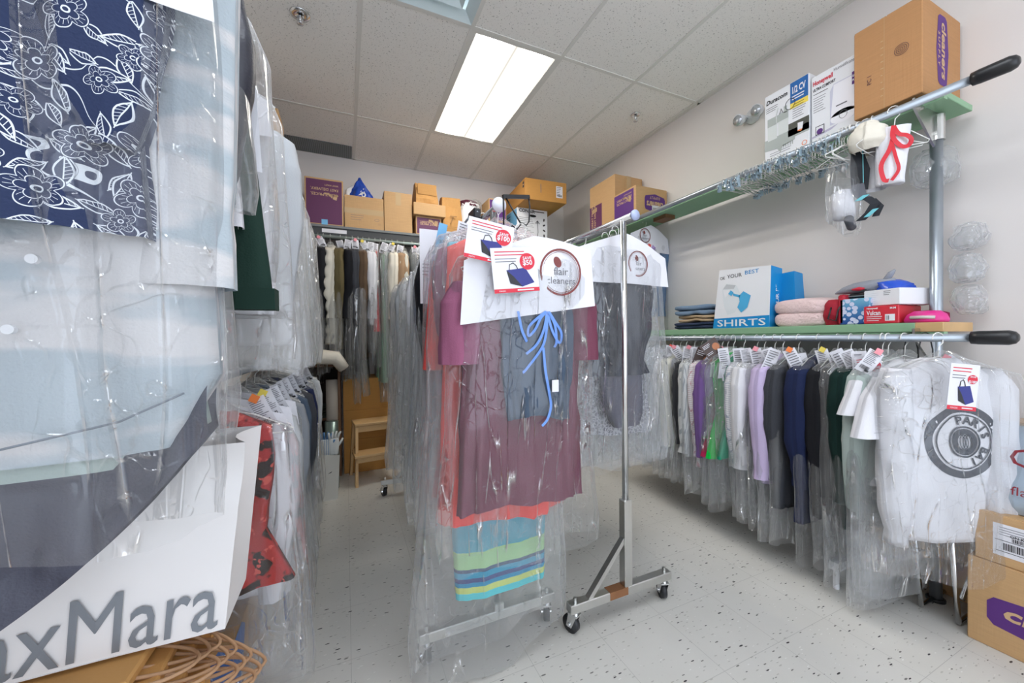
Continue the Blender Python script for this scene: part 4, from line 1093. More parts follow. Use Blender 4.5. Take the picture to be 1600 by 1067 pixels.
q = MB(); tubesheet(q, [(-.2, .04, .035, .19, .03), (-.28, .055, .04, .205, .03), (-.6, .052, .036, .2, .025), (-.68, .05, .034, .195, .02), (-.685, .056, .04, .195, .02), (-.755, .058, .042, .193, .018)], 30, 34, 2.4, .003, 4, .002, 12, 406); q.build('sleeve', CL['water'], sh, True)
b = MB(); b.add([(-.20, -.055, -.66), (-.14, -.06, -.66), (-.15, -.065, -.95), (-.17, -.06, -1.02), (-.22, -.05, -1.02)], [(0, 4, 3, 2, 1)])
b.build('front_placket', CL['cream'], sh)
b = MB(); b.tube([(-.15, -.062, -.62), (-.165, -.066, -.78), (-.19, -.068, -.9), (-.20, -.062, -.97)], .0018, 5).tube([(-.24, -.03, -.99), (-.1, -.045, -1.0), (.02, -.04, -.955), (.14, -.035, -.93), (.2, -.02, -.90)], .0015, 5); b.build('seam', plain('seam_grey', S(120, 128, 138), .8), sh)
b = MB()
for z in (-.73, -.84): b.cyl((-.03, -.05 if z > -.8 else -.045, z), (0, 1, 0), .006, .004, 14)
# buttons each on its own
for k, z in enumerate((-.735, -.815)): MB().cyl((.075-.02*k, -.047, z), (0, 1, 0), .0055, .006, 16).build('button', WHITEB, sh)
b = MB(); tubesheet(b, [(-.86, .205, .03, -.0, .03), (-.95, .215, .03, -.0, .03), (-1.0, .17, .03, -.03, .03)], 48, 14, 2.6, .002, 4, .002, 8, 408); b.build('shirt_tail', CL['sage'], sh, True)
# dark skirt with a curved lower edge
b = MB(); nx, nz = 60, 50; P = []; UVs = []
for side in (0, 1):
    for j in range(nz+1):
        for i in range(nx+1):
            u = i/nx; v = j/nz; X = -.24+.46*u
            zb = -1.24+.30*(u**2.2)-.02; zt = -.86
            z = zt+(zb-zt)*v
            y = (.045 if side else -.0)+.012*math.sin(9*u+3*v)*v+.010*(1-2*abs(float(vnoise(X*16, side*3, z*12, 5))))+.005*(1-2*abs(float(vnoise(X*38, side*3, z*30, 6))))
            P.append((X, y, z)); UVs.append((X, z))
Fq = []
for s_ in (0, 1):
    o = s_*(nx+1)*(nz+1)
    for j in range(nz):
        for i in range(nx):
            q = (o+j*(nx+1)+i, o+(j+1)*(nx+1)+i, o+(j+1)*(nx+1)+i+1, o+j*(nx+1)+i+1); Fq.append(q if not s_ else q[::-1])
b.add(P, Fq, 0, UVs); b.build('dark_skirt', CL['melange'] if False else cloth('cloth_gunmetal', S(66, 68, 82), rough=.5, spec=.5), t, True)
shoulder_paper(t, -.07, .24, .36, -1, None, -.05, tilt=-.02, drop=.08)
film(t, 1.10, .235, .085, .0, FILMH, 411, flare=.01, top=-.03, cr=.006, fold=.009)
LUR = [
 (.80, 'coat', 'pale', .85, 1.0, 'pale blue grey coat in plastic right behind the floral blouse', {}),
 (.88, 'jacket', 'leather', .50, .58, 'dark slate leather look jacket sleeve beside the forest green trousers', {}),
 (1.30, 'shirt', 'white', .75, .9, 'white shirt in plastic past the forest green trousers', {}),
 (1.50, 'shirt', 'lgrey', .75, .95, 'light grey shirt, second past the forest green trousers', {}),
 (1.72, 'coat', 'white', .85, .95, 'white coat in milky plastic midway along the upper left rail', {}),
 (1.95, 'shirt', 'ivory', .8, .95, 'ivory shirt in milky plastic with black hanger on the upper left rail', {}),
 (2.2, 'dress', 'lgrey', .85, .97, 'light grey dress in milky plastic with orange tag on the upper left rail', dict(pin=ORANGE)),
 (2.45, 'dress', 'white', .85, .96, 'white dress in thick milky plastic toward the far end upper left', {}),
 (2.7, 'coat', 'pale', .85, .97, 'pale coat in thick plastic, last on the upper left rail', {}),
]
for i, (y, kind, m, gl, bl_, lab, ex) in enumerate(LUR):
    bagged(NAMES[kind], lab, CATS[kind], (-.38-(.035 if i == 0 else .015 if i == 1 else 0), y, 2.03), rnd.uniform(-.06, .06), [(kind, m, gl, dict(wd=.18 if i < 2 else .195, th=.03, sleeves=i in (0, 1, 3)))], bl_, FILM if i < 2 else FILM2,
           'bagged clothes on the upper left rail', .215, .045, flare=.03, hang=BLACKP if i in (5, 6) else None,
           paper=dict(y=-.045, w=.19, h=.2, drop=.1) if i != 1 else None, tk=dict(x=.12, y=-.06, z=-.1, ln=.1, wd=.05, rot=.2, pin=ex.get('pin'), seed=i) if i > 3 else None)
t = thing('bagged_trousers', 'forest green trousers under a white shirt and paper cape with red ornament', 'trousers', (-.38, 1.03, 2.03), -.03)
add_hanger(t)
cloth_body('shirt', t, CL['white'], .5, wd=.14, th=.02)
b = MB(); tubesheet(b, [(-.24, .03, .012, .12, -.085), (-.4, .04, .016, .14, -.088), (-.60, .04, .018, .155, -.09)], 22, 22, 2.5, .003, 3, .002, 12, 437); b.build('white_sleeve', CL['white'], t, True)
b = MB(); tubesheet(b, [(-.22, .03, .012, .15, -.055), (-.45, .045, .018, .165, -.06), (-.76, .068, .02, .175, -.06)], 26, 26, 2.8, .003, 3, .002, 12, 431, capbot=True); b.build('trousers', CL['forest'], t, True)
MB().box(.105, -.084, -.765, .245, -.038, -.72).build('trouser_hem', CL['forest'], t)
shoulder_paper(t, -.06, .21, .28, -1, None, -.16, tilt=-.03, drop=.06)
b = MB(); b.add([(.0, -.088, -.19), (.03, -.088, -.2), (.04, -.088, -.26), (.03, -.088, -.27)], [(0, 3, 2, 1)])
pr = PR(b, (.05, -.088, -.29), (1, 0, 0), (0, 0, 1)); pr.ring(0, 0, .014, .01, .003, 0); pr.ring(.016, -.01, .012, .012, .003, 0); pr.ring(-.004, -.02, .012, .009, .003, 0)
b.build('red_ornament', RED, t)
film(t, .68, .225, .11, -.01, FILM3, 433, flare=.01)

# ---- left wall, lower rail
LLR = [
 (1.15, 'dress', 'white', .5, .6, 'white folded garment just behind the large paper shopping bag', dict()),
 (1.2, 'trousers', 'tan', .5, .6, 'beige trousers left of the red rose patterned dress', dict()),
 (1.33, 'dress', 'roses', .62, .92, 'red and black rose patterned dress on the lower left rail', dict()),
 (1.45, 'shirt', 'white', .7, 1.03, 'white shirt in plastic behind the rose patterned dress', dict(pin=ORANGE)),
 (1.58, 'shirt', 'lgrey', .7, 1.03, 'light grey shirt, second past the rose patterned dress', dict(pin=YEL)),
 (1.72, 'dress', 'pale', .8, 1.02, 'pale dress in long plastic, third past the rose patterned dress', dict()),
 (1.88, 'shirt', 'grey', .7, 1.0, 'mid grey shirt in plastic near the dark suit on lower left rail', dict()),
 (2.04, 'jacket', 'slate', .7, .98, 'slate jacket beside the dark suit on the lower left rail', dict()),
 (2.2, 'coat', 'charcoal', .8, .95, 'charcoal suit coat with sleeve end showing, lower left rail', dict()),
 (2.4, 'jacket', 'navy', .75, .95, 'dark navy jacket beyond the charcoal suit coat', dict()),
 (2.62, 'dress', 'grey', .75, .9, 'grey dress in plastic, next to last on the lower left rail', dict()),
 (2.88, 'shirt', 'lgrey', .7, .9, 'light grey shirt, last on the lower left rail', dict()),
]
for i, (y, kind, m, gl, bl_, lab, ex) in enumerate(LLR):
    bagged(NAMES[kind], lab, CATS[kind], (-.385-(.09 if i < 2 else -.035 if i == 2 else 0), y, 1.08), rnd.uniform(-.06, .06), [(kind, m, gl, dict(wd=.175, th=.032))], bl_, FILM if i > 2 else FILM3,
           'bagged clothes on the lower left rail', .215, .05, flare=.03, bag=i > 1, hang=plain('maroon_hanger', S(96, 34, 42), .4) if i == 1 else None,
           paper=dict(y=-.05, w=.2, h=.15, drop=.06) if i in (3, 4, 5) else None, tk=dict(x=.12, y=-.065, z=-.06, ln=.1, wd=.05, rot=.4, pin=ex.get('pin'), seed=i) if i > 2 else None, cr=.009)
# ------------------------------------------------------------------ boxes and other goods
def carton(name, label, cat, x0, y0, z0, x1, y1, z1, mat=None, rz=0, tape=None, group=None, flaps=True, b=.003):
    """closed corrugated carton; local origin at the middle of its base"""
    cx_, cy_ = (x0+x1)/2, (y0+y1)/2; a, d, h = (x1-x0)/2, (y1-y0)/2, z1-z0
    t = thing(name, label, cat, (cx_, cy_, z0), rz, group)
    MB().bbox(-a, -d, 0, a, d, h, b).build('box_body', mat or KRAFT, t)
    if flaps:
        f = MB(); f.box(-a+.002, -d+.002, h-.001, a-.002, -.002, h+.002).box(-a+.002, .002, h-.001, a-.002, d-.002, h+.002); f.build('top_flap', mat or KRAFT, t)
    if tape:
        tp = MB()
        if 'front' in tape: tp.box(-.025, -d-.0008, h-.12, .025, -d, h); tp.box(-.025, -d-.0008, h, .025, d, h+.0035)
        if 'band' in tape: tp.box(-a, -d-.0008, h*.45, a, -d, h*.45+.05)
        if 'left' in tape: tp.box(-a-.0008, -.025, 0, -a, .025, h)
        tp.build('packing_tape', TAPE, t)
    return t, a, d, h
def face(t, a, d, h, side):
    """print frame on a side: '-y' front or '-x' aisle side; origin at its lower left corner as read"""
    mb = MB()
    if side == '-y': return mb, PR(mb, (-a, -d, 0), (1, 0, 0), (0, 0, 1)), 2*a
    if side == '-x': return mb, PR(mb, (-a, d, 0), (0, -1, 0), (0, 0, 1)), 2*d
    if side == '+x': return mb, PR(mb, (a, -d, 0), (0, 1, 0), (0, 0, 1)), 2*d
PM = [PURPLE, KRAFT_INK, PLUM, CREAM, PAPER, INK, INKD, BLUET]
def great_prices(pr, w, h, mi=0, ink=1, k=1):
    m_ = .012*k
    pr.rect(m_, m_, w-m_, h-m_, mi, 1)
    s = w*.105
    # the carton stands upside down, so the print is turned round
    for i, (st, sz, dv) in enumerate((('GREAT PRICES.', 1, .30), ('FAST DELIVERY.', 1, .18), ('WHY WAIT?', .6, .09))):
        pr.text(st, w*.87, h-m_-h*dv*.95+0*s, s*sz, ink, 2, 'l', rot=PI, bold=.015, width=w*.72*(1 if i < 2 else .5))
    # hand holding a parcel
    u, v = w*.72, h*.58
    pr.poly([(u, v), (u+w*.1, v-.01), (u+w*.13, v+.035), (u+w*.03, v+.045)], ink, 2)
    pr.poly([(u-w*.22, v+.05), (u-w*.1, v+.05), (u, v+.02), (u-.005, v+.005), (u-w*.1, v+.03), (u-w*.22, v+.035)], ink, 2)
def cleaners(pr, u, v, w, h, rot=0, flip=False):
    """purple lens shaped badge with lettering"""
    c, q = math.cos(rot), math.sin(rot)
    P = [(-.5, .22), (-.46, .36), (.0, .5), (.46, .36), (.5, .22), (.5, -.22), (.46, -.36), (0, -.5), (-.46, -.36), (-.5, -.22)]
    pr.poly([(u+x*w*c-y*h*q, v+x*w*q+y*h*c) for x, y in P], 0, 1)
    def tx(st, x, y, size, width):
        pr.text(st, u+x*c-y*q, v+x*q+y*c, size, 1, 2, 'c', rot=rot, bold=.03, shear=.15, width=width)
    tx('cleaners', 0, -.08*h, h*.5, w*.82); tx('S U P P L Y', 0, -.36*h, h*.2, w*.5)

SZ = 2.212
# back shelf row
t, a, d, h = carton('cardboard_box', 'large plum printed carton, tallest at the left of the back shelf', 'box', -.312, 3.72, SZ, -.004, 4.1, 2.62, KRAFT)
mb, pr, w_ = face(t, a, d, h, '-y'); great_prices(pr, w_, h, 2, 1)
pr.rect(w_*.42, .002, w_*.58, .05, 7, 3); mb.build('printed_panel', PM, t)
t, a, d, h = carton('cardboard_box', 'plain wide carton with tape, under the blue plastic bag', 'box', .004, 3.72, SZ, .34, 4.08, 2.505, KRAFT, tape=['band'])
mb, pr, w_ = face(t, a, d, h, '-y'); pr.rect(w_*.85, .05, w_*.92, .052, 5); pr.ring(w_*.82, .09, .02, .012, .002, 5); pr.lines(.05, .12, .12, 3, .02, 5, 1, .15); mb.build('faint_marks', PM, t)
t, a, d, h = carton('cardboard_box', 'plain tall carton right of the wide taped one on back shelf', 'box', .345, 3.72, SZ, .602, 4.0, 2.587, KRAFT, tape=['front'])
t, a, d, h = carton('cardboard_box', 'small plum printed carton under a flat plain box on back shelf', 'box', .635, 3.72, SZ, .885, 4.0, 2.39, KRAFT)
mb, pr, w_ = face(t, a, d, h, '-y'); great_prices(pr, w_, h, 2, 1, 1); mb.build('printed_panel', PM, t)
carton('cardboard_box', 'flat plain box lying on the small plum printed carton', 'box', .61, 3.68, 2.394, .92, 4.02, 2.508, KRAFT)
def paper_bag(name, label, x0, x1, y0, y1, z0, z1, mat, rz=0, seed=0, lean=.0, cat='bag'):
    t = thing(name, label, cat, ((x0+x1)/2, (y0+y1)/2, z0), rz)
    a, d, h = (x1-x0)/2, (y1-y0)/2, z1-z0
    b = MB(); V = []; n_ = 8; ring = []
    for j in range(n_+1):
        k = j/n_
        for i in range(24):
            q = i/24*4; s_ = int(q); f = q-s_
            x, y = [(-a+2*a*f, -d), (a, -d+2*d*f), (a-2*a*f, d), (-a, d-2*d*f)][s_]
            pinch = 1-.45*k*k
            y2 = y*pinch+lean*k; x2 = x*(1-.04*k)
            nn = float(vnoise(x*9, y*9, k*4, seed))*.012
            V.append((x2+nn, y2+nn*1.4, h*k+(float(vnoise(x*6, y*6, 0, seed+3))*.02 if j == n_ else 0)))
    Fs = [(j*24+i, j*24+(i+1) % 24, (j+1)*24+(i+1) % 24, (j+1)*24+i) for j in range(n_) for i in range(24)]
    Fs.append(tuple(range(24))[::-1])
    b.add(V, Fs); b.build('bag_body', mat, t)
    return t
t = paper_bag('paper_bag', 'brown paper bag folded over on top of the flat plain box', .645, .855, 3.72, 3.98, 2.511, 2.735, KRAFTP, seed=3, lean=.02)
MB().box(-.09, -.125, .1, .09, -.12, .2, rot=Matrix.Rotation(.12, 3, 'X')).build('folded_top', KRAFTP, t)
t = paper_bag('paper_bag', 'brown paper bag with faint printing right of the flat box', .905, 1.105, 3.74, 3.98, SZ, 2.64, KRAFTP, seed=5)
mb = MB(); pr = PR(mb, (-.06, -.135, .08), (1, 0, 0), (0, 0, 1)); pr.text('T', .0, .06, .12, 0, 1, shear=.4); pr.lines(0, .03, .12, 2, .02, 0, 1, .15); mb.build('faint_print', plain('kraft_print', S(150, 112, 70), .8), t)
# white tub with maroon contents under film
t = thing('white_sack', 'white sack with maroon cloth bulging from its top on back shelf', 'bag', (1.23, 3.88, SZ))
b = MB(); tubesheet(b, [(.40, .1, .1), (.30, .118, .11), (.1, .115, .11), (.0, .09, .1)], 30, 20, 2.3, .005, 6, .004, 10, 21); b.build('sack_body', WHITEB, t, True)
b = MB(); tubesheet(b, [(.45, .03, .03, -.03), (.43, .09, .08, -.02), (.37, .105, .1)], 30, 12, 2.2, .006, 6, .014, 16, 23); b.build('maroon_cloth', CL['wine'], t, True)
b = MB(); tubesheet(b, [(.46, .05, .05, .04), (.42, .11, .1, .02), (.33, .122, .11, .01)], 30, 12, 2.2, .006, 6, .012, 16, 24); b.build('plastic_wrap', FILM, t, True)
# purple carton behind the rack end
t, a, d, h = carton('cardboard_box', 'narrow purple fronted carton stacked behind the middle rack end', 'box', 1.40, 3.74, 2.44, 1.60, 4.05, 2.672, KRAFT)
mb, pr, w_ = face(t, a, d, h, '-y'); pr.rect(.01, .01, w_-.01, h-.01, 0); pr.text('cleaners', w_*.3, .03, .05, 1, 2, rot=PI/2, bold=.02); mb.build('printed_panel', PM, t)
t, a, d, h = carton('cardboard_box', 'carton with purple side print below the narrow purple carton', 'box', 1.36, 3.73, SZ, 1.64, 4.05, 2.437, KRAFT)
mb, pr, w_ = face(t, a, d, h, '-y'); pr.rect(w_*.45, .02, w_-.01, h-.01, 0); pr.lines(w_*.5, .15, w_*.35, 4, .03, 1, 2, .4); mb.build('printed_panel', PM, t)
# steamer carton and the long carton on it
t, a, d, h = carton('steamer_box', 'white garment steamer carton with handle slot at the right of back shelf', 'box', 1.70, 3.68, SZ, 2.07, 3.98, 2.60, WHITEB, flaps=False)
mb, pr, w_ = face(t, a, d, h, '-y')
pr.text('CONAIR', .02, h-.045, .05, 3, 2, bold=.03); pr.lines(.2, h-.02, .14, 1, .02, 3, 1, .5)
pr.ell(w_*.5, h-.075, .045, .014, 4, 2)
pr.lines(.02, h-.1, w_*.5, 13, .019, 1, 1, .2, seed=5)
mb.tube([pr.p(w_*.66, h-.14, 2), pr.p(w_*.68, .14, 2), pr.p(w_*.63, .07, 2)], .003, 5, 3)
for dx in (-.03, -.01, .012, .03): mb.tube([pr.p(w_*.66, h-.12, 2), pr.p(w_*.66+dx, h-.155, 2)], .0025, 5, 3)
pr.poly([(w_*.6, .09), (w_*.65, .1), (w_*.68, .055), (w_*.6, .04), (w_*.57, .06)], 2, 2)
for i in range(5): pr.ell(w_*.88, .05+i*.058, .018, .009, 3, 1, rot=.6+i)
mb.build('printed_front', [WHITEB, INK, plain('steamer_blue', S(90, 130, 170), .5), INKD, plain('slot_black', S(12, 12, 14), .9)], t)
mb, pr, w_ = face(t, a, d, h, '-x'); pr.rect(.01, .01, w_-.01, h-.01, 0); pr.lines(.03, h-.05, .1, 5, .03, 1, 2, .3); mb.build('side_print', [BLUET, INKD], t)
t, a, d, h = carton('cardboard_box', 'long orange brown carton jutting forward on top of the steamer carton', 'box', 1.70, 3.42, 2.603, 2.17, 4.08, 2.815, KRAFT_O, rz=-.06)
mb, pr, w_ = face(t, a, d, h, '-y'); pr.rect(w_*.74, .05, w_*.9, .17, 4); pr.lines(w_*.755, .16, .05, 6, .017, 5, 2, .35); pr.barcode(w_*.77, .06, .05, .02, 6, 2); pr.rect(w_*.36, .08, w_*.375, .17, 5)
mb.build('shipping_label', PM, t)
mb, pr, w_ = face(t, a, d, h, '-x'); pr.rect(w_-.07, .13, w_-.03, .19, 6); pr.rect(w_-.065, .155, w_-.035, .165, 1, 2); mb.build('handling_mark', PM, t)
# blue plastic bag
t = thing('plastic_bag', 'crumpled blue plastic bag with white lettering on the wide carton', 'bag', (.14, 3.9, 2.509))
b = MB(); tubesheet(b, [(.235, .012, .01, 0), (.17, .045, .04, .0), (.08, .095, .07, .01), (.0, .118, .09, .015)], 36, 26, 2.0, .008, 5, .014, 12, 31); b.build('bag_body', plain('blue_film', S(28, 72, 175), .25), t, True)
b = MB(); tubesheet(b, [(.15, .012, .01, -.05), (.1, .04, .03, -.08), (.03, .05, .04, -.09)], 20, 12, 2.0, .006, 5, .01, 12, 32); b.build('white_corner', WHITEB, t, True)
mb = MB(); pr = PR(mb, (.02, -.1, .02), (1, 0, 0), (0, .35, 1)); pr.poly([(-.05, .0), (-.02, .0), (.025, .06), (.01, .075)], 0); pr.ring(.01, .03, .022, .028, .012, 0); pr.poly([(-.02, .05), (.0, .07), (.02, .10), (.0, .095)], 0); mb.build('white_emblem', WHITEB, t)
# far end of upper right shelf
t, a, d, h = carton('cardboard_box', 'tall carton with plum side print, farthest on the upper right shelf', 'box', 2.24, 2.74, 2.20, 2.56, 3.12, 2.665, KRAFT, tape=['front'])
mb, pr, w_ = face(t, a, d, h, '-x'); pr.rect(.0, .03, w_*.5, .27, 2); pr.text('GREAT PRICES.', w_*.14, .06, .035, 1, 2, rot=PI/2, bold=.02); pr.text('FAST DELIVERY.', w_*.25, .06, .035, 1, 2, rot=PI/2, bold=.02); pr.poly([(w_*.1, .2), (w_*.3, .21), (w_*.3, .25), (w_*.1, .24)], 1, 2); mb.build('printed_panel', PM, t)
t, a, d, h = carton('cardboard_box', 'carton with purple badge in front of the tall one on upper right shelf', 'box', 2.22, 2.45, 2.20, 2.565, 2.735, 2.455, KRAFT)
mb, pr, w_ = face(t, a, d, h, '-x'); great_prices(pr, w_*.95, h, 0, 1); mb.build('printed_panel', PM, t)
mb, pr, w_ = face(t, a, d, h, '-y'); cleaners(pr, w_*.6, h*.5, w_*.66, h*.62, rot=PI); pr.rect(w_*.5, .02, w_*.82, .11, 4, 3); pr.barcode(w_*.53, .03, .05, .06, 6, 4); pr.lines(w_*.7, .1, .04, 5, .015, 5, 4, .3); mb.build('badge_and_label', PM, t)
# boxes above the hangers, upper right shelf
t, a, d, h = carton('product_box', 'white adhesive starter kit box with blue and yellow corner, leaning behind the hangers', 'box', 2.245, 1.185, 2.2, 2.33, 1.415, 2.575, WHITEB, flaps=False)
mb, pr, w_ = face(t, a, d, h, '-x')
W2 = [WHITEB, INK, plain('box_blue', S(22, 98, 170), .45), YEL, INKD, plain('photo_dark', S(72, 74, 66), .5), plain('photo_grey', S(170, 178, 174), .5), plain('photo_pale', S(214, 220, 218), .5), ORANGE]
pr.rect(w_*.6, h-.115, w_*.98, h-.004, 2); pr.rect(w_*.6, h-.145, w_*.98, h-.115, 3); pr.text('1/2 CV', w_*.63, h-.065, .05, 0, 2, bold=.03, width=w_*.3); pr.lines(w_*.64, h-.08, w_*.28, 2, .014, 0, 2, .4)
pr.text('Duracom', w_*.04, h-.055, .034, 4, 2, bold=.03, shear=.2, width=w_*.5); pr.lines(w_*.04, h-.075, w_*.3, 3, .011, 1, 1, .3)
pr.rect(0, .075, w_, .12, 6); pr.rect(w_*.55, .085, w_, .155, 5); pr.poly([(w_*.76, .1), (w_*.86, .1), (w_*.88, .135), (w_*.76, .14)], 0, 2); pr.poly([(w_*.76, .095), (w_*.84, .09), (w_*.86, .1), (w_*.76, .1)], 8, 2)
pr.rect(w_*.08, .11, w_*.3, .22, 7, 2); pr.rect(w_*.08, .19, w_*.28, .235, 6, 3); pr.rect(w_*.33, .12, w_*.56, .215, 7, 2); pr.rect(w_*.3, .195, w_*.56, .235, 6, 3); pr.rect(w_*.46, .23, w_*.53, .265, 6, 3)
pr.ring(w_*.6, .262, .026, .03, .003, 4, 3); mb.tube([pr.p(w_*.36, .235, 3), pr.p(w_*.4, .26, 3), pr.p(w_*.44, .235, 3)], .0015, 5, 4); mb.tube([pr.p(w_*.28, .23, 3), pr.p(w_*.33, .275, 3)], .0012, 5, 6)
pr.poly([(0, .06), (w_*.3, .05), (w_*.38, .02), (w_*.42, .05), (w_*.7, .06), (w_*.7, .078), (0, .078)], 6, 2)
for i in range(5): pr.rect(w_*(.44+.05*i), .04, w_*(.46+.05*i), .06, 6, 2)
pr.lines(w_*.65, .225, w_*.3, 5, .012, 1, 1, .25); pr.lines(w_*.66, .25, w_*.25, 2, .012, 1, 1, .25); pr.lines(.03, .035, .12, 2, .012, 1, 1, .2); pr.rect(.015, .006, .04, .012, 4); pr.ring(w_*.9, .02, .013, .013, .003, 8)
mb.build('printed_front', W2, t)
t, a, d, h = carton('product_box', 'white humidifier box with red heading, between the starter kit box and big carton', 'box', 2.25, .98, 2.2, 2.45, 1.178, 2.54, WHITEB, flaps=False)
mb, pr, w_ = face(t, a, d, h, '-x')
HM = [WHITEB, INK, RED, INKD, PURPLE, plain('humid_pale', S(205, 206, 222), .4), plain('humid_white', S(238, 238, 244), .4), plain('lilac_shade', S(190, 186, 208), .5)]
pr.text('Honeywell', .008, h-.05, .032, 2, 2, bold=.03, width=w_*.44); pr.text('ULTRA COMFORT', .008, h-.08, .02, 3, 2, bold=.03, width=w_*.5); pr.text('Humidificateur', w_*.5, h-.028, .022, 1, 2, width=w_*.5)
pr.lines(.01, h-.095, w_*.35, 1, .01, 3, 1, .3); pr.lines(.01, h-.115, w_*.3, 7, .012, 1, 1, .2)
pr.poly([(w_*.42, .05), (w_*.9, .05), (w_*.98, .09), (w_*.98, .22), (w_*.9, .25), (w_*.5, .25), (w_*.42, .22)], 5, 1)
pr.poly([(w_*.44, .085), (w_*.97, .085), (w_*.93, .245), (w_*.5, .245)], 6, 2); pr.ell(w_*.7, .075, w_*.27, .032, 6, 2); pr.ring(w_*.7, .08, .017, .02, .002, 1, 3); pr.rect(w_*.55, .13, w_*.78, .136, 1, 3)
pr.rect(w_*.88, .2, w_, .26, 4, 4); pr.text('SAFE', w_*.89, .235, .014, 0, 5, bold=.04, width=w_*.1); pr.text('PURE', w_*.89, .215, .014, 0, 5, bold=.04, width=w_*.1)
pr.rect(w_*.1, .03, w_*.3, .075, 3, 2); pr.rect(w_*.115, .034, w_*.285, .071, 0, 3); pr.ell(w_*.2, .045, .014, .014, 4, 4); pr.poly([(.0, .02), (w_*.45, .03), (w_*.6, .045), (0, .03)], 7, 1)
mb.build('printed_front', HM, t)
# big cleaners carton
t, a, d, h = carton('cardboard_box', 'big brown carton with purple badge overhanging the near end of the upper shelf', 'box', 2.20, .745, 2.2, 2.56, .975, 2.60, KRAFT_D)
mb, pr, w_ = face(t, a, d, h, '-x')
pr.rect(w_*.47, .0, w_*.475, h, 1, 1); pr.lines(w_*.42, h-.1, .012, 9, .03, 1, 2, .12, seed=3)
for r_2 in (.024, .018, .012, .006): pr.ring(w_*.72, h*.55, r_2, r_2, .002, 2, 2, 20)
pr.text('PC 1', w_*.28, h*.33, .022, 2, 2, bold=.02, rot=PI/2)
mb.build('side_marks', [PURPLE, TAPE, plain('brown_ink', S(110, 76, 66), .7)], t)
mb, pr, w_ = face(t, a, d, h, '-y'); cleaners(pr, w_*.5, h*.55, .30, .115, rot=-PI/2); mb.build('badge', PM, t)
# left shelf goods
carton('cardboard_box', 'pale carton at the far end of the upper left shelf', 'box', -.62, 2.95, 2.225, -.395, 3.2, 2.75, KRAFT)
carton('cardboard_box', 'plum sided carton behind the pale carton on upper left shelf', 'box', -.66, 3.22, 2.225, -.43, 3.5, 2.66, PLUM)
t = carton('storage_box', 'blue storage box on the upper left shelf over the paper covered trousers', 'box', -.70, 1.62, 2.225, -.392, 1.98, 2.42, plain('blue_box', S(46, 92, 140), .4), flaps=False)[0]
MB().bbox(-.158, -.184, .196, .158, .184, .21, .003).build('lid', plain('blue_lid', S(90, 140, 185), .4), t)
carton('cardboard_box', 'small carton low at the left end of back shelf beside plum carton', 'box', -.52, 3.72, SZ, -.33, 4.0, 2.5, KRAFT_O)

# ------------------------------------------------------------------ lower right shelf goods
LZ = 1.246
def folded(name, label, cat, x, y, z, w_, d_, h_, mat, layers=2, rz=0, seed=0, bulge=.0):
    t = thing(name, label, cat, (x, y, z), rz)
    for k in range(layers):
        b = MB(); hh = h_/layers
        n_ = 20; V = []; m_ = 12
        for j in range(m_+1):
            ph = j/m_
            for i in range(n_):
                a = 2*PI*i/n_
                cxx = math.copysign(abs(math.cos(a))**.35, math.cos(a)); syy = math.copysign(abs(math.sin(a))**.5, math.sin(a))
                yy = -d_/2+d_*ph
                wob = float(vnoise(cxx*2, ph*5, k+seed, seed))*.006
                e = 1-(abs(2*ph-1)**6)*.35
                V.append((cxx*w_/2*(1+.02*k)*e+wob, yy, hh*(k+.5)+syy*hh*.52*e*(1+bulge*math.sin(PI*ph))+wob))
        Fs = [(j*n_+i, j*n_+(i+1) % n_, (j+1)*n_+(i+1) % n_, (j+1)*n_+i) for j in range(m_) for i in range(n_)]+[tuple(range(n_)), tuple(m_*n_+i for i in range(n_))[::-1]]
        b.add(V, Fs); b.build('fold', mat, t, True)
    return t
JM = plain('indigo_denim', S(38, 50, 78), .85, bump=(90, .3), var=.15)
folded('folded_jeans', 'dark indigo folded jeans at the bottom of the pile on the lower shelf', 'clothes', 2.40, 1.97, LZ, .24, .36, .05, JM, 2, .05, 1)
folded('folded_trousers', 'tan folded trousers lying between dark jeans and pale denim on the shelf', 'clothes', 2.40, 1.96, LZ+.054, .23, .32, .045, plain('tan_cloth', S(176, 152, 122), .9, bump=(80, .2)), 2, -.04, 2)
folded('folded_jeans', 'faded blue folded jeans on top of the pile on the lower shelf', 'clothes', 2.40, 1.98, LZ+.103, .24, .33, .07, plain('pale_denim', S(112, 134, 158), .9, bump=(80, .3), var=.15), 2, .08, 3)
# shirts bag
t = thing('shopping_bag', 'white and blue printed shirt bag reading SHIRTS on the lower shelf', 'bag', (2.28, 1.6, LZ))
# face nearly facing the aisle; profile narrows to the top
SH = [WHITEB, INKD, plain('shirt_blue', S(22, 140, 205), .4), plain('shirt_pale', S(222, 228, 232), .5), plain('tie_blue', S(80, 175, 222), .4), plain('collar_grey', S(196, 200, 204), .5)]
b = MB(); y0, y1, dx = .185, -.185, .12
V = [(0, y0, 0), (0, y1, 0), (dx, y1, 0), (dx, y0, 0), (.0, y0-.05, .385), (.0, y1-.012, .36), (dx-.03, y1-.02, .345), (dx-.03, y0-.05, .37)]
b.add(V, [(0, 4, 5, 1)], 0); b.add(V, [(1, 5, 6, 2)], 2); b.add(V, [(2, 6, 7, 3), (3, 7, 4, 0), (0, 1, 2, 3)], 0)
bd = b.build('bag_body', [WHITEB, INKD, SH[2]], t)
mb = MB(); pr = PR(mb, (0, y0, 0), (0, -1, 0), (0, 0, 1))
pr.poly([(0, 0), (.37, 0), (.372, .07), (.008, .065)], 2, 1); pr.text('SHIRTS', .03, .012, .06, 0, 2, width=.32, bold=.01)
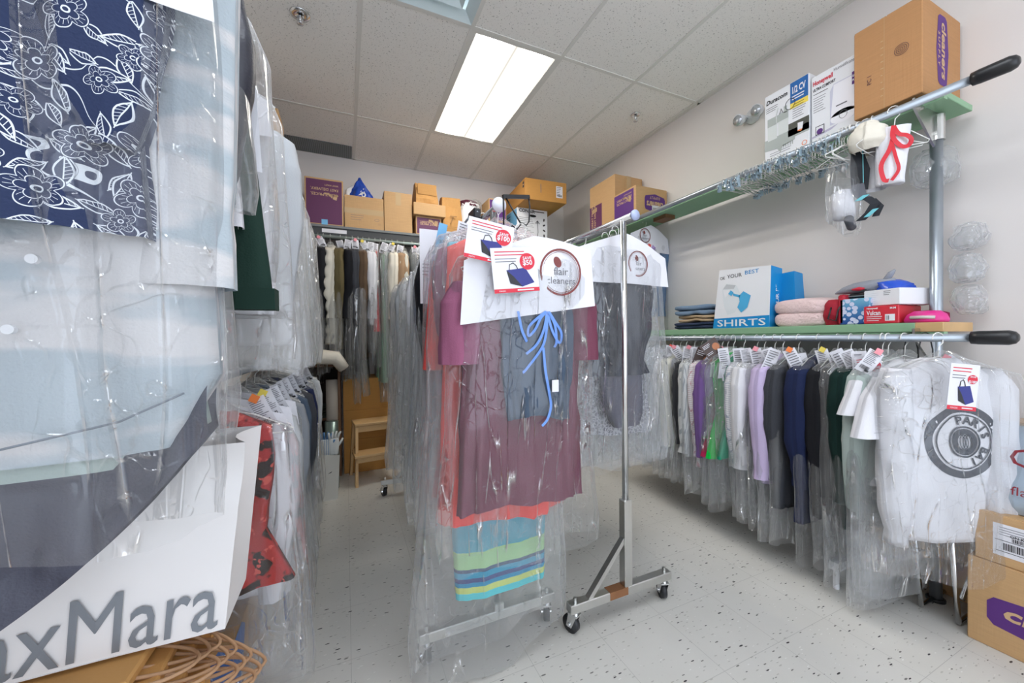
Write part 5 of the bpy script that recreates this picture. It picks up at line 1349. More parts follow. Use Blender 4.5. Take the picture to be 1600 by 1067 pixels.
pr.text('OK', .055, .318, .03, 1, 2, width=.035); pr.text('YOUR', .105, .322, .034, 1, 2, width=.10); pr.text('BEST', .222, .33, .034, 2, 2, width=.09)
pr.poly([(.07, .25), (.08, .15), (.105, .085), (.16, .1), (.2, .2), (.17, .27), (.1, .29)], 3, 1); pr.poly([(.075, .255), (.1, .285), (.165, .272), (.15, .25)], 5, 2); pr.poly([(.075, .25), (.09, .2), (.13, .225), (.12, .245)], 0, 2)
pr.poly([(.113, .222), (.13, .243), (.15, .228), (.135, .205)], 4, 3); pr.poly([(.14, .225), (.15, .205), (.19, .19), (.195, .205), (.165, .215)], 4, 3); pr.poly([(.185, .2), (.215, .228), (.262, .196), (.24, .125), (.2, .095), (.175, .13), (.19, .165)], 4, 3)
mb.build('printed_front', SH, bd)
mb = MB(); pr = PR(mb, (0, y1, 0), (1, 0, 0), (0, .0, 1)); pr.O = Vector((0.0, y1-.01, 0)); pr.text('YOUR BEST', .07, .08, .04, 0, 3, rot=PI/2, width=.22, bold=.02); mb.build('side_lettering', SH, bd)
t = thing('shopping_bag', 'second blue shirt bag standing behind the white and blue one', 'bag', (2.42, 1.42, LZ))
MB().add([(-.05, .1, 0), (-.05, -.1, 0), (.05, -.1, 0), (.05, .1, 0), (-.05, .08, .31), (-.05, -.09, .32), (.03, -.09, .31), (.03, .08, .31)], [(0, 4, 5, 1), (1, 5, 6, 2), (2, 6, 7, 3), (3, 7, 4, 0), (0, 1, 2, 3)]).build('bag_body', SH[2], t)
# towel
FLE = plain('pink_fleece', S(232, 206, 204), .95, bump=(60, .9), var=.06)
folded('folded_blanket', 'fluffy pale pink folded blanket on the lower shelf', 'blanket', 2.41, 1.26, LZ, .28, .30, .14, FLE, 2, .0, 7, .35)
# red bundle
t = thing('red_pouch', 'red drawstring pouch with dark cord beside the pink blanket', 'pouch', (2.34, 1.10, LZ))
b = MB(); tubesheet(b, [(.13, .05, .03), (.11, .07, .045), (.05, .075, .05), (.0, .06, .04)], 24, 18, 2.4, .006, 6, .006, 20, 5); b.build('pouch_body', plain('red_cloth', S(165, 28, 48), .8, bump=(40, .3)), t, True)
MB().tube([(-.06, -.04, .11), (-.075, -.03, .07), (-.07, -.02, .02), (-.08, .01, .03), (-.07, 0, .09)], .004, 6).build('cord', BLACKP, t, True)
t = tag(MB().bbox(2.27, 1.045, LZ, 2.44, 1.075, LZ+.15, .008).build('red_bundle', plain('red_fabric', S(178, 30, 50), .7)), 'upright red fabric bundle with white stitches beside the blue bokeh tin', 'bundle')
# blue bokeh box
n = N('bokeh_print'); n.set(Roughness=.4); c = n.coord(); vo = n.a('ShaderNodeTexVoronoi'); vo.inputs['Scale'].default_value = 42; n.l.new(c, vo.inputs['Vector'])
m_ = n.math('LESS_THAN', vo.outputs['Distance'], .45); sp = n.a('ShaderNodeSeparateXYZ'); n.l.new(c, sp.inputs[0])
bg = n.ramp(n.math('MULTIPLY', sp.outputs[2], 8), [(0, S(36, 70, 140)), (.6, S(70, 130, 180)), (1, S(120, 180, 205))])
n.l.new(n.mix(m_, bg, S(205, 210, 232)), n.b.inputs['Base Color'])
t = thing('gift_box', 'blue box printed with pale light spots, left of the red glove box', 'box', (2.36, 1.005, LZ))
MB().bbox(-.09, -.06, 0, .09, .06, .125, .003).build('box_body', n.m, t)
# glove box
t, a, d, h = carton('glove_box', 'red glove box with white lettering under the white tissue box', 'box', 2.26, .84, LZ, 2.47, .965, LZ+.082, plain('red_card', S(205, 48, 62), .4), flaps=False)
mb, pr, w_ = face(t, a, d, h, '-x'); pr.text('Vulcan', .012, .04, .03, 0, 2, bold=.02, width=.05); pr.text('Honeywell', .012, .068, .01, 0, 2, bold=.03, width=.04); pr.lines(.012, .034, .06, 3, .009, 0, 2, .3)
mb2 = MB(); p2_ = PR(mb2, pr.O, pr.U, pr.V); p2_.rect(.078, .012, .112, .042, 0, 1); p2_.barcode(.082, .016, .012, .02, 1, 2); mb2.build('barcode_label', [WHITEB, INK], t); pr.text('M-M', .095, .066, .011, 0, 2, bold=.05)
mb.build('printed_side', [WHITEB, INK, INKD, BLUET], t)
t = thing('tissue_box', 'white box with green end and blue film lying on the red glove box', 'box', (2.38, .885, LZ+.084), -.25)
MB().bbox(-.1, -.075, 0, .1, .075, .075, .003).build('box_body', WHITEB, t)
MB().box(.085, -.0762, .0, .1006, .0752, .0755).build('green_end', plain('box_green', S(110, 180, 60), .4), t)
mb, pr, w_ = face(t, .1, .075, .075, '-x'); pr.lines(.085, .066, .03, 3, .008, 0, 1, .3); pr.lines(.01, .06, .06, 6, .009, 1, 1, .1); mb.build('fine_print', [INK, plain('faint', S(205, 205, 212), .5)], t)
b = MB(); tubesheet(b, [(.045, .02, .02, 0, .03), (.035, .06, .045, 0, .03), (.0, .075, .06, 0, .01)], 26, 10, 2, .008, 5, .01, 20, 8); o = b.build('blue_film', plain('blue_film2', S(50, 90, 205), .25), t, True); o.location = (0, 0, .078)
# pink iron
t = thing('clothes_brush', 'pink plastic clothes brush with pale inset at the shelf end', 'brush', (2.315, .765, LZ), 0)
b = MB(); pts = [(-.045, .06), (-.05, -.01), (-.04, -.05), (0, -.062), (.04, -.05), (.05, .0), (.045, .06)]
V = []; 
for (z, k) in ((0, 1), (.012, 1.04), (.035, .9), (.05, .6)): V += [(x*k, y*k-.0, z) for x, y in pts]
Fs = [(j*7+i, j*7+(i+1) % 7, (j+1)*7+(i+1) % 7, (j+1)*7+i) for j in range(3) for i in range(7)]+[tuple(range(7))[::-1], tuple(21+i for i in range(7))]
b.add(V, Fs); b.build('shell', plain('hot_pink', S(218, 52, 140), .35), t, True)
MB().tube([(-.05, .04, .022), (-.052, .0, .022), (-.045, -.035, .02)], .007, 8).build('pale_inset', plain('pale_inset', S(205, 200, 195), .4), t, True)
t = folded('folded_shirt', 'crumpled pink folded garment under the tissue box beside the post', 'clothes', 2.50, .84, LZ, .10, .15, .055, plain('hot_pink_cloth', S(206, 48, 120), .8), 1, .1, 12)
# grey plush sack with dark zipped case
t = thing('dark_case', 'black zipped case on the blue spotted box', 'case', (2.40, 1.0, LZ+.127), .1)
MB().bbox(-.09, -.055, 0, .09, .06, .025, .01).build('case_body', BLACKP, t); MB().tube([(-.092, -.05, .013), (-.092, .055, .013)], .003, 6).build('zip', STEEL, t)
t = thing('plush_shark', 'small grey shark shaped plush with red mouth on the black case', 'toy', (2.36, 1.01, LZ+.153), 0)
b = MB(); b.tube([(-.0, .115, .012), (0, .08, .022), (0, .03, .03), (0, -.03, .034), (.0, -.09, .045), (0, -.12, .055)], [.004, .018, .028, .03, .018, .007], 16); b.v = [(x*1.2, y, z) for x, y, z in b.v]
b.build('body', plain('grey_plush', S(148, 152, 162), .8, bump=(80, .3)), t, True)
MB().tube([(0, -.085, .05), (0, -.105, .085), (0, -.12, .1)], [.014, .012, .004], 10).build('tail_fin', plain('grey_plush', S(0, 0, 0)), t, True)
MB().tube([(-.032, .03, .022), (-.037, -.0, .022), (-.034, -.02, .022)], [.004, .01, .004], 10).build('mouth', RED, t, True)
MB().add([(-.033, .06, .02), (-.038, -.03, .012), (-.036, -.03, .018)], [(0, 1, 2)]).build('lip', INKD, t)

# ------------------------------------------------------------------ things on the upper right rail
def clip_hanger():
    t = thing('clip_hanger', 'thin chrome clip hanger in the dense row on the upper right rail', 'hanger', (0, 0, 0), 0, 'clip hangers on the upper right rail')
    b = MB(); pts = [(.021*math.cos(PI*(1.08-1.25*i/8)), 0, .021*math.sin(PI*(1.08-1.25*i/8))) for i in range(9)]+[(.016, 0, -.02), (0, 0, -.035), (0, 0, -.07)]
    b.tube(pts, .0018, 5); b.build('hook', WIRE, t)
    b = MB(); b.tube([(-.175, 0, -.095), (-.17, 0, -.08), (0, 0, -.07), (.17, 0, -.08), (.175, 0, -.095)], .002, 5); b.tube([(-.17, 0, -.1), (.17, 0, -.1)], .0014, 5); b.build('arm', CHROME, t)
    CLIP = plain('clip_metal', S(186, 208, 220), .35, .2)
    for s_ in (-1, 1):
        b = MB()
        for q in (-1, 1):
            b.add([(s_*.15-.01, q*.003, -.088), (s_*.15+.01, q*.003, -.088), (s_*.15+.011, q*.006, -.112), (s_*.15-.011, q*.006, -.112)], [(0, 1, 2, 3)])
            b.add([(s_*.15-.008, q*.004, -.088), (s_*.15+.008, q*.004, -.088), (s_*.15+.007, q*.010, -.074), (s_*.15-.007, q*.010, -.074)], [(0, 1, 2, 3)])
        b.tube([(s_*.15-.014, 0, -.088), (s_*.15+.014, 0, -.088)], .004, 6); b.build('clip', CLIP, t)
    return t
c0 = clip_hanger(); yy = 1.0; first = True
for i in range(40):
    rz = rnd.uniform(-.35, .25)+.15
    loc = (RX+rnd.uniform(-.012, .012), yy, 2.165)
    if first: c0.location = loc; c0.rotation_euler = (0, rnd.uniform(-.06, .06), rz); first = False
    else: dup(c0, loc, rz, ry=rnd.uniform(-.12, .12))
    yy += rnd.uniform(.0095, .016)
for i, y in enumerate((1.53, 1.545, 1.50)):
    o = dup(c0, (RX, y, 2.165), -.2+.15*i, ry=.04*i)
for i, (y, rz) in enumerate(((.985, .1), (.955, -.2))):
    t = thing('wire_hanger', ['thick white tube hanger next to the dense row of clip hangers', 'white plastic hanger with yellow neck on the upper right rail'][i], 'hanger', (RX, y, 2.165), rz)
    add_hanger(t, None, .2, .004 if i == 0 else .0025)
    if i: MB().cyl((0, 0, -.045), (0, 0, 1), .006, .03, 10).build('yellow_neck', plain('yellow_plastic', S(240, 200, 40), .4), t)
# white cotton wrapped on a hanger
t = thing('cotton_bundle', 'rolled white cotton fabric draped over a hanger on the upper right rail', 'cloth', (RX+.0, .905, 2.165), .1)
add_hanger(t, None, .18)
b = MB(); tubesheet(b, [(-.03, .03, .02, -.06), (-.06, .065, .05, -.05), (-.12, .075, .055, -.05), (-.15, .05, .04, -.04)], 30, 22, 2, .006, 4, .01, 18, 61); b.build('rolled_cloth', CL['cream'], t, True)
b = MB(); tubesheet(b, [(-.08, .03, .02, .05), (-.15, .045, .03, .05), (-.30, .035, .03, .05)], 24, 20, 2.2, .005, 4, .006, 18, 62); b.build('hanging_end', CL['white'], t, True)
# dark strap
t = thing('strap_bundle', 'black and teal luggage strap hung in loops from a white hanger', 'strap', (RX, .93, 2.165), -1.15)
add_hanger(t, None, .18)
b = MB()
def strap(mb, pts, w_, th=.002, mi=0):
    for i in range(len(pts)-1):
        (x0, y0, z0), (x1, y1, z1) = pts[i], pts[i+1]
        V = [(x0-w_, y0, z0), (x0+w_, y0, z0), (x1+w_, y1, z1), (x1-w_, y1, z1), (x0-w_, y0+th, z0), (x0+w_, y0+th, z0), (x1+w_, y1+th, z1), (x1-w_, y1+th, z1)]
        mb.add(V, [(0, 3, 2, 1), (4, 5, 6, 7), (0, 1, 5, 4), (1, 2, 6, 5), (2, 3, 7, 6), (3, 0, 4, 7)], mi)
strap(b, [(-.03, -.035, -.12), (-.034, -.04, -.2), (-.03, -.035, -.29)], .021); strap(b, [(-.03, -.03, -.12), (-.005, -.03, -.22), (-.012, -.03, -.31)], .018)
strap(b, [(-.03, -.038, -.28), (-.022, -.042, -.33), (.0, -.047, -.36)], .022, mi=2); strap(b, [(.0, -.047, -.35), (.028, -.052, -.385), (.01, -.047, -.42), (-.02, -.042, -.45)], .017); strap(b, [(.02, -.04, -.36), (.045, -.045, -.40), (.03, -.04, -.44)], .012)
strap(b, [(-.012, -.043, -.12), (-.01, -.043, -.28)], .0015, .001, 1); strap(b, [(-.03, -.052, -.36), (.0, -.054, -.34)], .012, .001, 1); strap(b, [(-.0, -.054, -.44), (.03, -.057, -.41)], .010, .001, 1)
b.build('webbing', [plain('strap_black', S(24, 28, 36), .7), plain('strap_teal', S(110, 190, 200), .6), plain('strap_grey', S(96, 98, 106), .7)], t)
# small film bag
t = thing('empty_plastic_cover', 'small clear plastic cover holding a white roll, hung beside the black strap', 'plastic cover', (RX-.02, 1.0, 2.165), .2)
film(t, .47, .09, .05, 0, FILM3, 63, top=-.1, flare=.05, skew=-.03)
b = MB(); b.cyl((-.03, 0, -.36), (.25, .1, 1), .042, .12, 24); b.build('white_roll', PAPER, t, True)
b = MB(); b.cyl((-.01, -.02, -.445), (1, .1, -.25), .018, .09, 16); b.build('grey_roll', plain('roll_grey', S(84, 86, 94), .7), t, True)
# drawstring bag on white hanger
t = thing('cotton_bag', 'white cotton bag with red ribbon bow, nearest on the upper right rail', 'bag', (RX-.01, .83, 2.165), -.9)
add_hanger(t, None, .11)
b = MB(); tubesheet(b, [(-.075, .06, .016, -.01, -.01), (-.12, .055, .025, -.01, -.01), (-.3, .045, .022, -.015, -.01), (-.32, .045, .02, -.015, -.01)], 30, 24, 2.6, .005, 5, .004, 16, 65, capbot=True); b.build('bag_body', CL['white'], t, True)
b = MB(); rp = lambda pts, w_: rib(b, pts, w_, -.045)
rp([(-.015, -.08), (-.02, -.13), (.005, -.17), (.03, -.175), (.04, -.155), (.025, -.135), (.0, -.12), (-.015, -.08)], .008)
rp([(-.015, -.12), (-.03, -.18), (-.055, -.24), (-.045, -.30), (-.03, -.31)], .008); rp([(-.02, -.16), (-.01, -.22), (-.0, -.27), (-.02, -.31)], .006)
b.build('ribbon', plain('red_ribbon', S(205, 28, 44), .4), t)
# clear wrap bundles behind the post
for i, (x, y, z, a_, b_, h_, lab) in enumerate(((2.47, .80, 1.87, .085, .07, .17, 'clear crumpled plastic bundle tied high behind the right post'), (2.49, .70, 1.56, .05, .045, .12, 'upper clear plastic roll bundle hung behind the right post'),
                         (2.50, .705, 1.42, .055, .045, .13, 'middle clear plastic roll bundle hung behind the right post'), (2.50, .70, 1.28, .05, .045, .13, 'lowest clear plastic roll bundle behind the shelf end'))):
    t = thing('plastic_bundle', lab, 'plastic', (x, y, z), 0)
    b = MB(); tubesheet(b, [(h_, .01, .01), (h_*.92, a_*.7, b_*.7), (h_*.5, a_, b_), (h_*.12, a_*.8, b_*.8), (0, .02, .02)], 36, 26, 2.0, .006, 8, .012, 20, 71+i, captop=True, capbot=True); b.build('wrap', FILM4, t, True)
    b = MB(); tubesheet(b, [(h_*.85, a_*.3, b_*.3), (h_*.5, a_*.75, b_*.75), (h_*.15, a_*.5, b_*.5)], 30, 16, 2.0, .006, 8, .012, 24, 81+i, captop=True, capbot=True); b.build('inner_wrap', FILM4, t, True)
# emergency lamp heads on the wall
t = thing('emergency_light', 'twin emergency lamp heads on the right wall above the shelf', 'light', (2.58, 1.70, 2.70))
MB().cyl((-.008, 0, 0), (1, 0, 0), .05, .016, 24).build('base_plate', WHITEB, t, True)
GLASS = plain('lamp_glass', S(200, 205, 212), .08, .6)
for s_ in (-1, 1):
    h_ = MB().tube([(-.01, s_*.02, 0), (-.03, s_*.05, -.02*s_*-1)], .008, 8).tube([(-.02, s_*.05, 0), (-.045, s_*.06, -.005), (-.075, s_*.063, -.012)], [.022, .034, .038], 20).build('lamp_head', WHITEB, t, True)
    MB().cyl((-.077, s_*.063, -.012), (1, 0, .1), .032, .006, 20).build('reflector', GLASS, h_, True)

# ------------------------------------------------------------------ cartons on the floor at the right
t, a, d, h = carton('cardboard_box', 'bottom carton of the right floor stack with large purple badge', 'box', 2.23, .12, 0, 2.57, .628, .325, KRAFT)
mb, pr, w_ = face(t, a, d, h, '-x'); cleaners(pr, .25, .145, .40, .145, 0); mb.build('badge', PM, t)
t, a, d, h = carton('cardboard_box', 'middle carton of the right floor stack with shipping label', 'box', 2.235, .14, .328, 2.57, .61, .512, KRAFT)
mb, pr, w_ = face(t, a, d, h, '-x'); pr.rect(.045, .035, .20, .155, 4, 1); pr.lines(.06, .143, .1, 4, .009, 5, 2, .2); pr.rect(.05, .093, .2, .095, 6, 2); pr.rect(.05, .052, .2, .054, 6, 2)
pr.text('ON K7M 4-03', .085, .112, .013, 6, 2, bold=.02); pr.barcode(.09, .097, .06, .013, 6, 2, 3); pr.barcode(.07, .06, .075, .026, 6, 2, 5); pr.rect(.15, .08, .2, .092, 6, 2)
mb.build('shipping_label', PM, t)
t, a, d, h = carton('cardboard_box', 'open carton against the wall behind the grey mailer bag', 'box', 2.43, .12, .515, 2.57, .68, .84, KRAFT)
t = thing('mailer_bag', 'pale grey blue laundry mailer with maroon lettering propped on the carton', 'bag', (2.33, .345, .516))
b = MB(); V = []; nx, nz = 14, 10
for s_ in (0, 1):
    for j in range(nz+1):
        for i in range(nx+1):
            u = i/nx; v = j/nz; yy = .26-.52*u
            bul = .06*(1-(2*u-1)**4)*(1-(2*v-1)**4)
            V.append(((-bul-.03+.09*v if not s_ else .03+.06*v)+.006*float(vnoise(u*5, v*5, s_, 9)), yy, .325*v-.02*abs(2*u-1)**3*v+.0))
Fq = []
for s_ in (0, 1):
    o = s_*(nx+1)*(nz+1)
    for j in range(nz):
        for i in range(nx):
            q = (o+j*(nx+1)+i, o+j*(nx+1)+i+1, o+(j+1)*(nx+1)+i+1, o+(j+1)*(nx+1)+i); Fq.append(q if not s_ else q[::-1])
o2 = (nx+1)*(nz+1)
for j in range(nz):
    Fq.append((j*(nx+1), (j+1)*(nx+1), o2+(j+1)*(nx+1), o2+j*(nx+1))); Fq.append((j*(nx+1)+nx, o2+j*(nx+1)+nx, o2+(j+1)*(nx+1)+nx, (j+1)*(nx+1)+nx))
for i in range(nx): Fq.append((nz*(nx+1)+i, nz*(nx+1)+i+1, o2+nz*(nx+1)+i+1, o2+nz*(nx+1)+i))
b.add(V, Fq); bd = b.build('bag_body', plain('mailer_grey', S(172, 188, 202), .5, bump=(14, .3)), t, True)
mb = MB(); pr = PR(mb, (-.075, .26, .02), (0, -1, 0), (.12, 0, 1), .006); pr.text('Cleaning', .065, .165, .10, 0, 1, bold=.0); mb3 = MB(); pr3 = PR(mb3, (-.075, .26, .02), (0, -1, 0), (.12, 0, 1), .006); pr3.text('flair cleaners', .075, .06, .045, 0, 1); mb3.build('small_lettering', plain('mailer_maroon', S(140, 40, 52), .5), bd)

mb2 = MB(); pr = PR(mb2, (-.075, .26, .02), (0, -1, 0), (.12, 0, 1), .006); pr.ring(.17, .275, .045, .022, .004, 0); pr.ell(.17, .275, .022, .016, 0, 2); mb2.build('emblem', plain('mailer_maroon', S(140, 40, 52), .5), bd)
mb.build('lettering', plain('mailer_maroon', S(140, 40, 52), .5), bd)
# folding stool and kraft board behind it
t = thing('folding_stool', 'chrome framed folding stool with grey seat by the carton stack', 'stool', (2.33, .72, 0))
MB().bbox(-.14, -.07, .39, .14, .07, .42, .01).build('seat', plain('seat_grey', S(96, 98, 112), .6), t)
for y in (-.055, .055):
    MB().tube([(-.12, y, .39), (-.05, y, .012), (.2, y, .012)], .009, 10).build('leg', CHROME, t, True)
    MB().tube([(.12, y, .39), (.1, y, .2), (-.02, y, .1)], .009, 10).build('leg', CHROME, t, True)
t = tag(MB().bbox(2.50, .66, 0, 2.53, .9, .38, .002).build('cardboard_sheet', KRAFT), 'flat brown cardboard sheet standing against the wall by the stool', 'cardboard')
# low chrome foot frame of the wall rail
t = thing('foot_frame', 'low pale metal foot bar near the floor under the lower right clothes', 'frame', (2.18, 1.0, .0))
MB().bbox(-.1, -.02, .09, .26, .02, .13, .002).tube([(-.08, 0, .0), (-.08, 0, .1)], .012, 10).tube([(.22, 0, .0), (.22, 0, .1)], .012, 10).build('bar', WHITEB, t)

# ------------------------------------------------------------------ left foreground: paper bag, kraft bags, cartons
t, a, d, h = carton('cardboard_box', 'large carton under the kraft bags with blank side, left foreground', 'box', -.62, .80, 0, -.31, 1.12, .555, KRAFT_O)
t, a, d, h = carton('cardboard_box', 'floor carton with broad blue stripe, left foreground by the aisle', 'box', -.62, 1.33, 0, -.315, 1.83, .31, KRAFT_O)
mb, pr, w_ = face(t, a, d, h, '-y'); pr.rect(0, 0, w_, h*.42, 0); pr.poly([(w_*.55, h*.42), (w_, h*.42), (w_, h), (w_*.9, h)], 0); mb.build('blue_stripe', [plain('stripe_blue', S(20, 86, 160), .5), CREAM], t)
mb, pr, w_ = face(t, a, d, h, '+x'); pr.poly([(0, 0), (.05, 0), (.14, h*.9), (.10, h), (0, h)], 0); pr.text('moving supplies', .05, .04, .028, 1, 2, rot=1.25, bold=.01); pr.lines(.3, .2, .1, 3, .02, 2, 1, .3); mb.build('side_stripe', [plain('stripe_blue', S(0, 0, 0)), CREAM, INKD], t)
# stack of flat kraft bags with twisted handles
for k in range(4):
    t = thing('kraft_bag', ['topmost flat kraft paper bag under the big white shopping bag', 'second kraft paper bag from the top of the flat pile', 'third kraft paper bag from the top of the flat pile', 'lowest kraft paper bag of the flat pile'][k], 'bag', (-.475+.02*k, 1.0-.01*k, .654-.024*k), .06*k-.02)
    MB().bbox(-.18, -.2, -.02, .15, .2, .0, .004).build('bag_body', KRAFTP, t)
    f = MB(); f.box(-.18, -.2015, -.016, .1, -.2, -.002, rot=Matrix.Rotation(.01, 3, 'Y')); f.build('folded_edge', kraft('kraft_dark', S(165, 120, 68)), t)
    for q in range(3):
        yo = -.19+.03*q
        MB().tube(smooth([(.04, yo, -.008), (.12, yo-.012, -.008-.004*q), (.19, yo-.0, -.02-.008*q), (.225+.008*q, yo+.04, -.03-.01*q), (.20, yo+.08, -.03), (.12, yo+.1, -.012)]), .0032, 6).build('twisted_handle', plain('handle_kraft', S(178, 140, 106), .7), t, True)
# big white shopping bag
t = thing('shopping_bag', 'big white paper shopping bag with silver lettering, left foreground', 'bag', (-.215, .86, .66), 0)
b = MB(); W_, D_, H_ = .58, .16, .345
V = []; nx, nz = 22, 14
def grid(P, flip=False):
    o = len(V); V.extend(p for row in P for p in row); m_ = len(P[0]); q = []
    for j in range(len(P)-1):
        for i in range(m_-1):
            f = (o+j*m_+i, o+j*m_+i+1, o+(j+1)*m_+i+1, o+(j+1)*m_+i); q.append(f[::-1] if flip else f)
    return q
nn = lambda x, z, s_: (.008*float(vnoise(x*7, s_, z*9, 5))+.012*float(vnoise(x*3, s_, z*3, 8)))*min(1, .12+max(0, z-.3)*2)
Q = grid([[(-W_*(1-i/nx)+.035*(j/nz)*(i/nx), nn(i/nx, j/nz, 0), H_*j/nz) for i in range(nx+1)] for j in range(nz+1)])
Q += grid([[(.035*(j/nz)-.0*(i/6)*(1-i/6)*.18+.02*(j/nz)*math.sin(PI*i/6)*-1.5, nn(1, j/nz, 0)*(1-i/6)+D_*i/6, H_*j/nz) for i in range(7)] for j in range(nz+1)])
Q += grid([[(-W_*(1-i/nx)+.035*(j/nz)*(i/nx), D_+.0*nn(i/nx, j/nz, 3), H_*j/nz) for i in range(nx+1)] for j in range(nz+1)], True)
Q += grid([[(-W_*(1-i/nx), D_*j/4, .002) for i in range(nx+1)] for j in range(5)], True)
b.add(V, Q); bd = b.build('bag_body', plain('bag_white', S(228, 226, 226), .5), t, True)
# lettering follows the front sheet
mb = MB(); SIL = plain('silver_ink', S(128, 134, 142), .35, .3)
Vt, Ft, wt = text_mesh('MaxMara', .12, 0, 1)
k_ = .39/wt
mb.add([(-.40+x*k_, 0, .01+y*k_*1.45) for x, y in Vt], Ft)
wrap(mb, [bd], off=.004)
mb.build('lettering', SIL, bd)
# white paper inserts and kraft tab standing in and behind the bag
t = thing('paper_insert', 'stiff white card with a blue edge line standing behind the big shopping bag', 'paper', (-.345, 1.09, .66), -.1)
MB().box(-.12, 0, 0, .07, .003, .43).build('sheet', PAPER, t); MB().box(.035, -.001, .1, .039, 0, .43).build('blue_line', plain('line_blue', S(60, 150, 210), .5), t)
t = thing('paper_insert', 'kraft card tab poking up beside the white card behind the shopping bag', 'paper', (-.36, 1.06, .66), .1)
MB().box(-.03, 0, 0, .05, .003, .44).build('sheet', KRAFTP, t); MB().box(.02, -.002, .41, .06, .0, .47).build('black_clip', BLACKP, t)

# ------------------------------------------------------------------ back left corner
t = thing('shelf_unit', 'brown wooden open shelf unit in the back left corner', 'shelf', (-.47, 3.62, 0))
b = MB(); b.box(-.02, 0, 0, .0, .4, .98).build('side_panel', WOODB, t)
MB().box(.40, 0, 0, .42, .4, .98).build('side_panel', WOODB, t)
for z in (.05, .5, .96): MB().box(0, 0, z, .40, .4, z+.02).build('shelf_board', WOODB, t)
MB().box(0, .39, 0, .4, .4, .98).build('back_panel', plain('dark_board', S(60, 48, 40), .8), t)  # back panel in a darker brown than the sides
t = thing('puffer_bundle', 'folded off-white quilted coat lying on the brown shelf unit', 'coat', (-.2, 3.55, .985))
b = MB()
for k in range(5): b.tube([(-.22+.0*k, -.12+.05*k, .05), (-.05, -.13+.05*k, .075+.01*math.sin(k)), (.12, -.12+.05*k, .06), (.18, -.1+.05*k, -.03)], [.05, .06, .058, .045], 12)
b.build('quilted_cloth', plain('puff_white', S(206, 200, 188), .7, bump=(20, .6)), t, True)
t = folded('folded_coat', 'dark green folded coat under the white quilted bundle', 'clothes', -.24, 3.72, .5+.02, .3, .25, .1, plain('green_cloth', S(34, 44, 36), .9), 2, 0, 31)
t = thing('crumpled_scarf', 'black and white crumpled scarf stuffed on the shelf unit', 'scarf', (-.30, 3.6, .66))
b = MB(); tubesheet(b, [(.12, .02, .02), (.1, .06, .05), (.03, .07, .06), (0, .05, .04)], 24, 16, 2, .01, 6, .014, 20, 97); b.build('cloth', cloth('cloth_zebra', S(225, 225, 225), pat='roses', col2=S(60, 60, 60)), t, True)
t = thing('cardboard_tube', 'tall grey tube standing behind the white gloves bin', 'tube', (-.115, 3.50, 0)); MB().tube([(0, 0, 0), (0, 0, .86)], .045, 20).build('tube_body', plain('tube_grey', S(132, 126, 120), .6), t, True)
t = thing('steel_can', 'short steel green cylinder in front of the tall grey tube', 'can', (-.115, 3.36, .0)); MB().cyl((0, 0, .27), (0, 0, 1), .05, .54, 24).build('can_body', plain('can_green', S(112, 128, 124), .3, .6), t, True)
t = thing('waste_bin', 'white slanted paper bin holding work gloves in the back corner', 'bin', (-.125, 3.2, 0), .1)
b = MB(); b.add([(-.055, -.09, .0), (.045, -.09, 0), (.055, .1, 0), (-.055, .1, 0), (-.075, -.1, .35), (.06, -.1, .33), (.07, .12, .42), (-.075, .12, .42)], [(0, 1, 5, 4), (1, 2, 6, 5), (2, 3, 7, 6), (3, 0, 4, 7), (3, 2, 1, 0)]); b.build('bin_body', plain('bin_white', S(214, 212, 204), .6), t)
MB().add([(-.02, -.096, .2), (.02, -.0965, .24), (.0, -.0965, .205)], [(0, 1, 2)]).build('torn_mark', INKD, t)
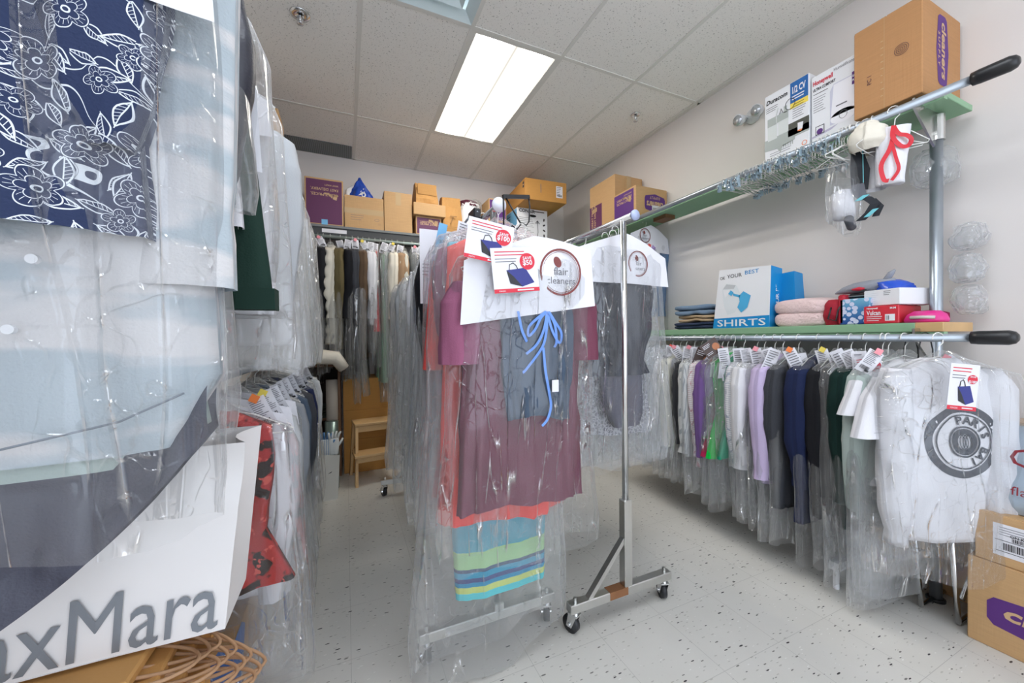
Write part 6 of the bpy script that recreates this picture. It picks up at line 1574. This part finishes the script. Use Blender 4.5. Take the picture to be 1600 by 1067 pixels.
for g_ in range(2):
    t = thing('work_glove', ['white work glove with blue stripes, left one in the bin', 'white work glove with spread fingers, right one in the bin'][g_], 'glove', (-.15+.055*g_, 3.15, .35), .3*g_)
    GL = cloth('cloth_glove%d' % g_, S(222, 224, 222), pat='stripe' if g_ == 0 else None, col2=S(90, 130, 175))
    b = MB(); tubesheet(b, [(.10, .035, .016), (.05, .038, .018), (-.02, .03, .016)], 20, 10, 2.2, .002, 3, .002, 12, 5); b.build('palm', GL, t, True)
    for q in range(4):
        x_ = -.027+.018*q
        MB().tube([(x_, 0, .09), (x_*1.3, -.004, .125), (x_*1.6+.004, -.012, .155-.006*abs(q-1.5))], [.009, .009, .007], 8).build('finger', GL, t, True)
    MB().tube([(.03, 0, .04), (.05, -.01, .07), (.06, -.015, .095)], [.01, .009, .007], 8).build('thumb', GL, t, True)
# cartons behind the stool
for i, (z0, z1, lab) in enumerate(((0, .30, 'bottom brown carton behind the wooden step stool'), (.303, .56, 'middle brown carton behind the wooden step stool'), (.563, .84, 'top brown carton of the stack behind the step stool'))):
    carton('cardboard_box', lab, 'box', -.03, 3.66, z0, .46, 4.1, z1, KRAFT_O)
# step stool
t = thing('step_stool', 'pale wooden two-step stool under the back rail clothes', 'stool', (.19, 3.45, 0), .12)
MB().bbox(-.14, -.06, .47, .17, .16, .492, .003).build('top_step', WOODL, t)
MB().bbox(-.16, -.17, .235, .19, .0, .257, .003).build('lower_step', WOODL, t)
for s_ in (-1, 1):
    x = .015+s_*.14
    MB().add([(x-.011, -.05, .47), (x+.011, -.05, .47), (x+.011, -.01, .47), (x-.011, -.01, .47), (x-.011+s_*.02, -.16, 0), (x+.011+s_*.02, -.16, 0), (x+.011+s_*.02, -.12, 0), (x-.011+s_*.02, -.12, 0)],
             [(0, 1, 5, 4), (1, 2, 6, 5), (2, 3, 7, 6), (3, 0, 4, 7), (4, 5, 6, 7)]).build('leg', WOODL, t)
    MB().add([(x-.011, .11, .47), (x+.011, .11, .47), (x+.011, .15, .47), (x-.011, .15, .47), (x-.011+s_*.02, .17, 0), (x+.011+s_*.02, .17, 0), (x+.011+s_*.02, .21, 0), (x-.011+s_*.02, .21, 0)],
             [(0, 1, 5, 4), (1, 2, 6, 5), (2, 3, 7, 6), (3, 0, 4, 7), (4, 5, 6, 7)]).build('leg', WOODL, t)
    MB().box(x-.01, -.12, .2, x+.01, .16, .235).build('side_rail', WOODL, t)
MB().box(-.13, -.052, .42, .16, -.036, .468).build('apron', WOODL, t); MB().box(-.14, -.145, .19, .17, -.13, .234).build('apron', WOODL, t)
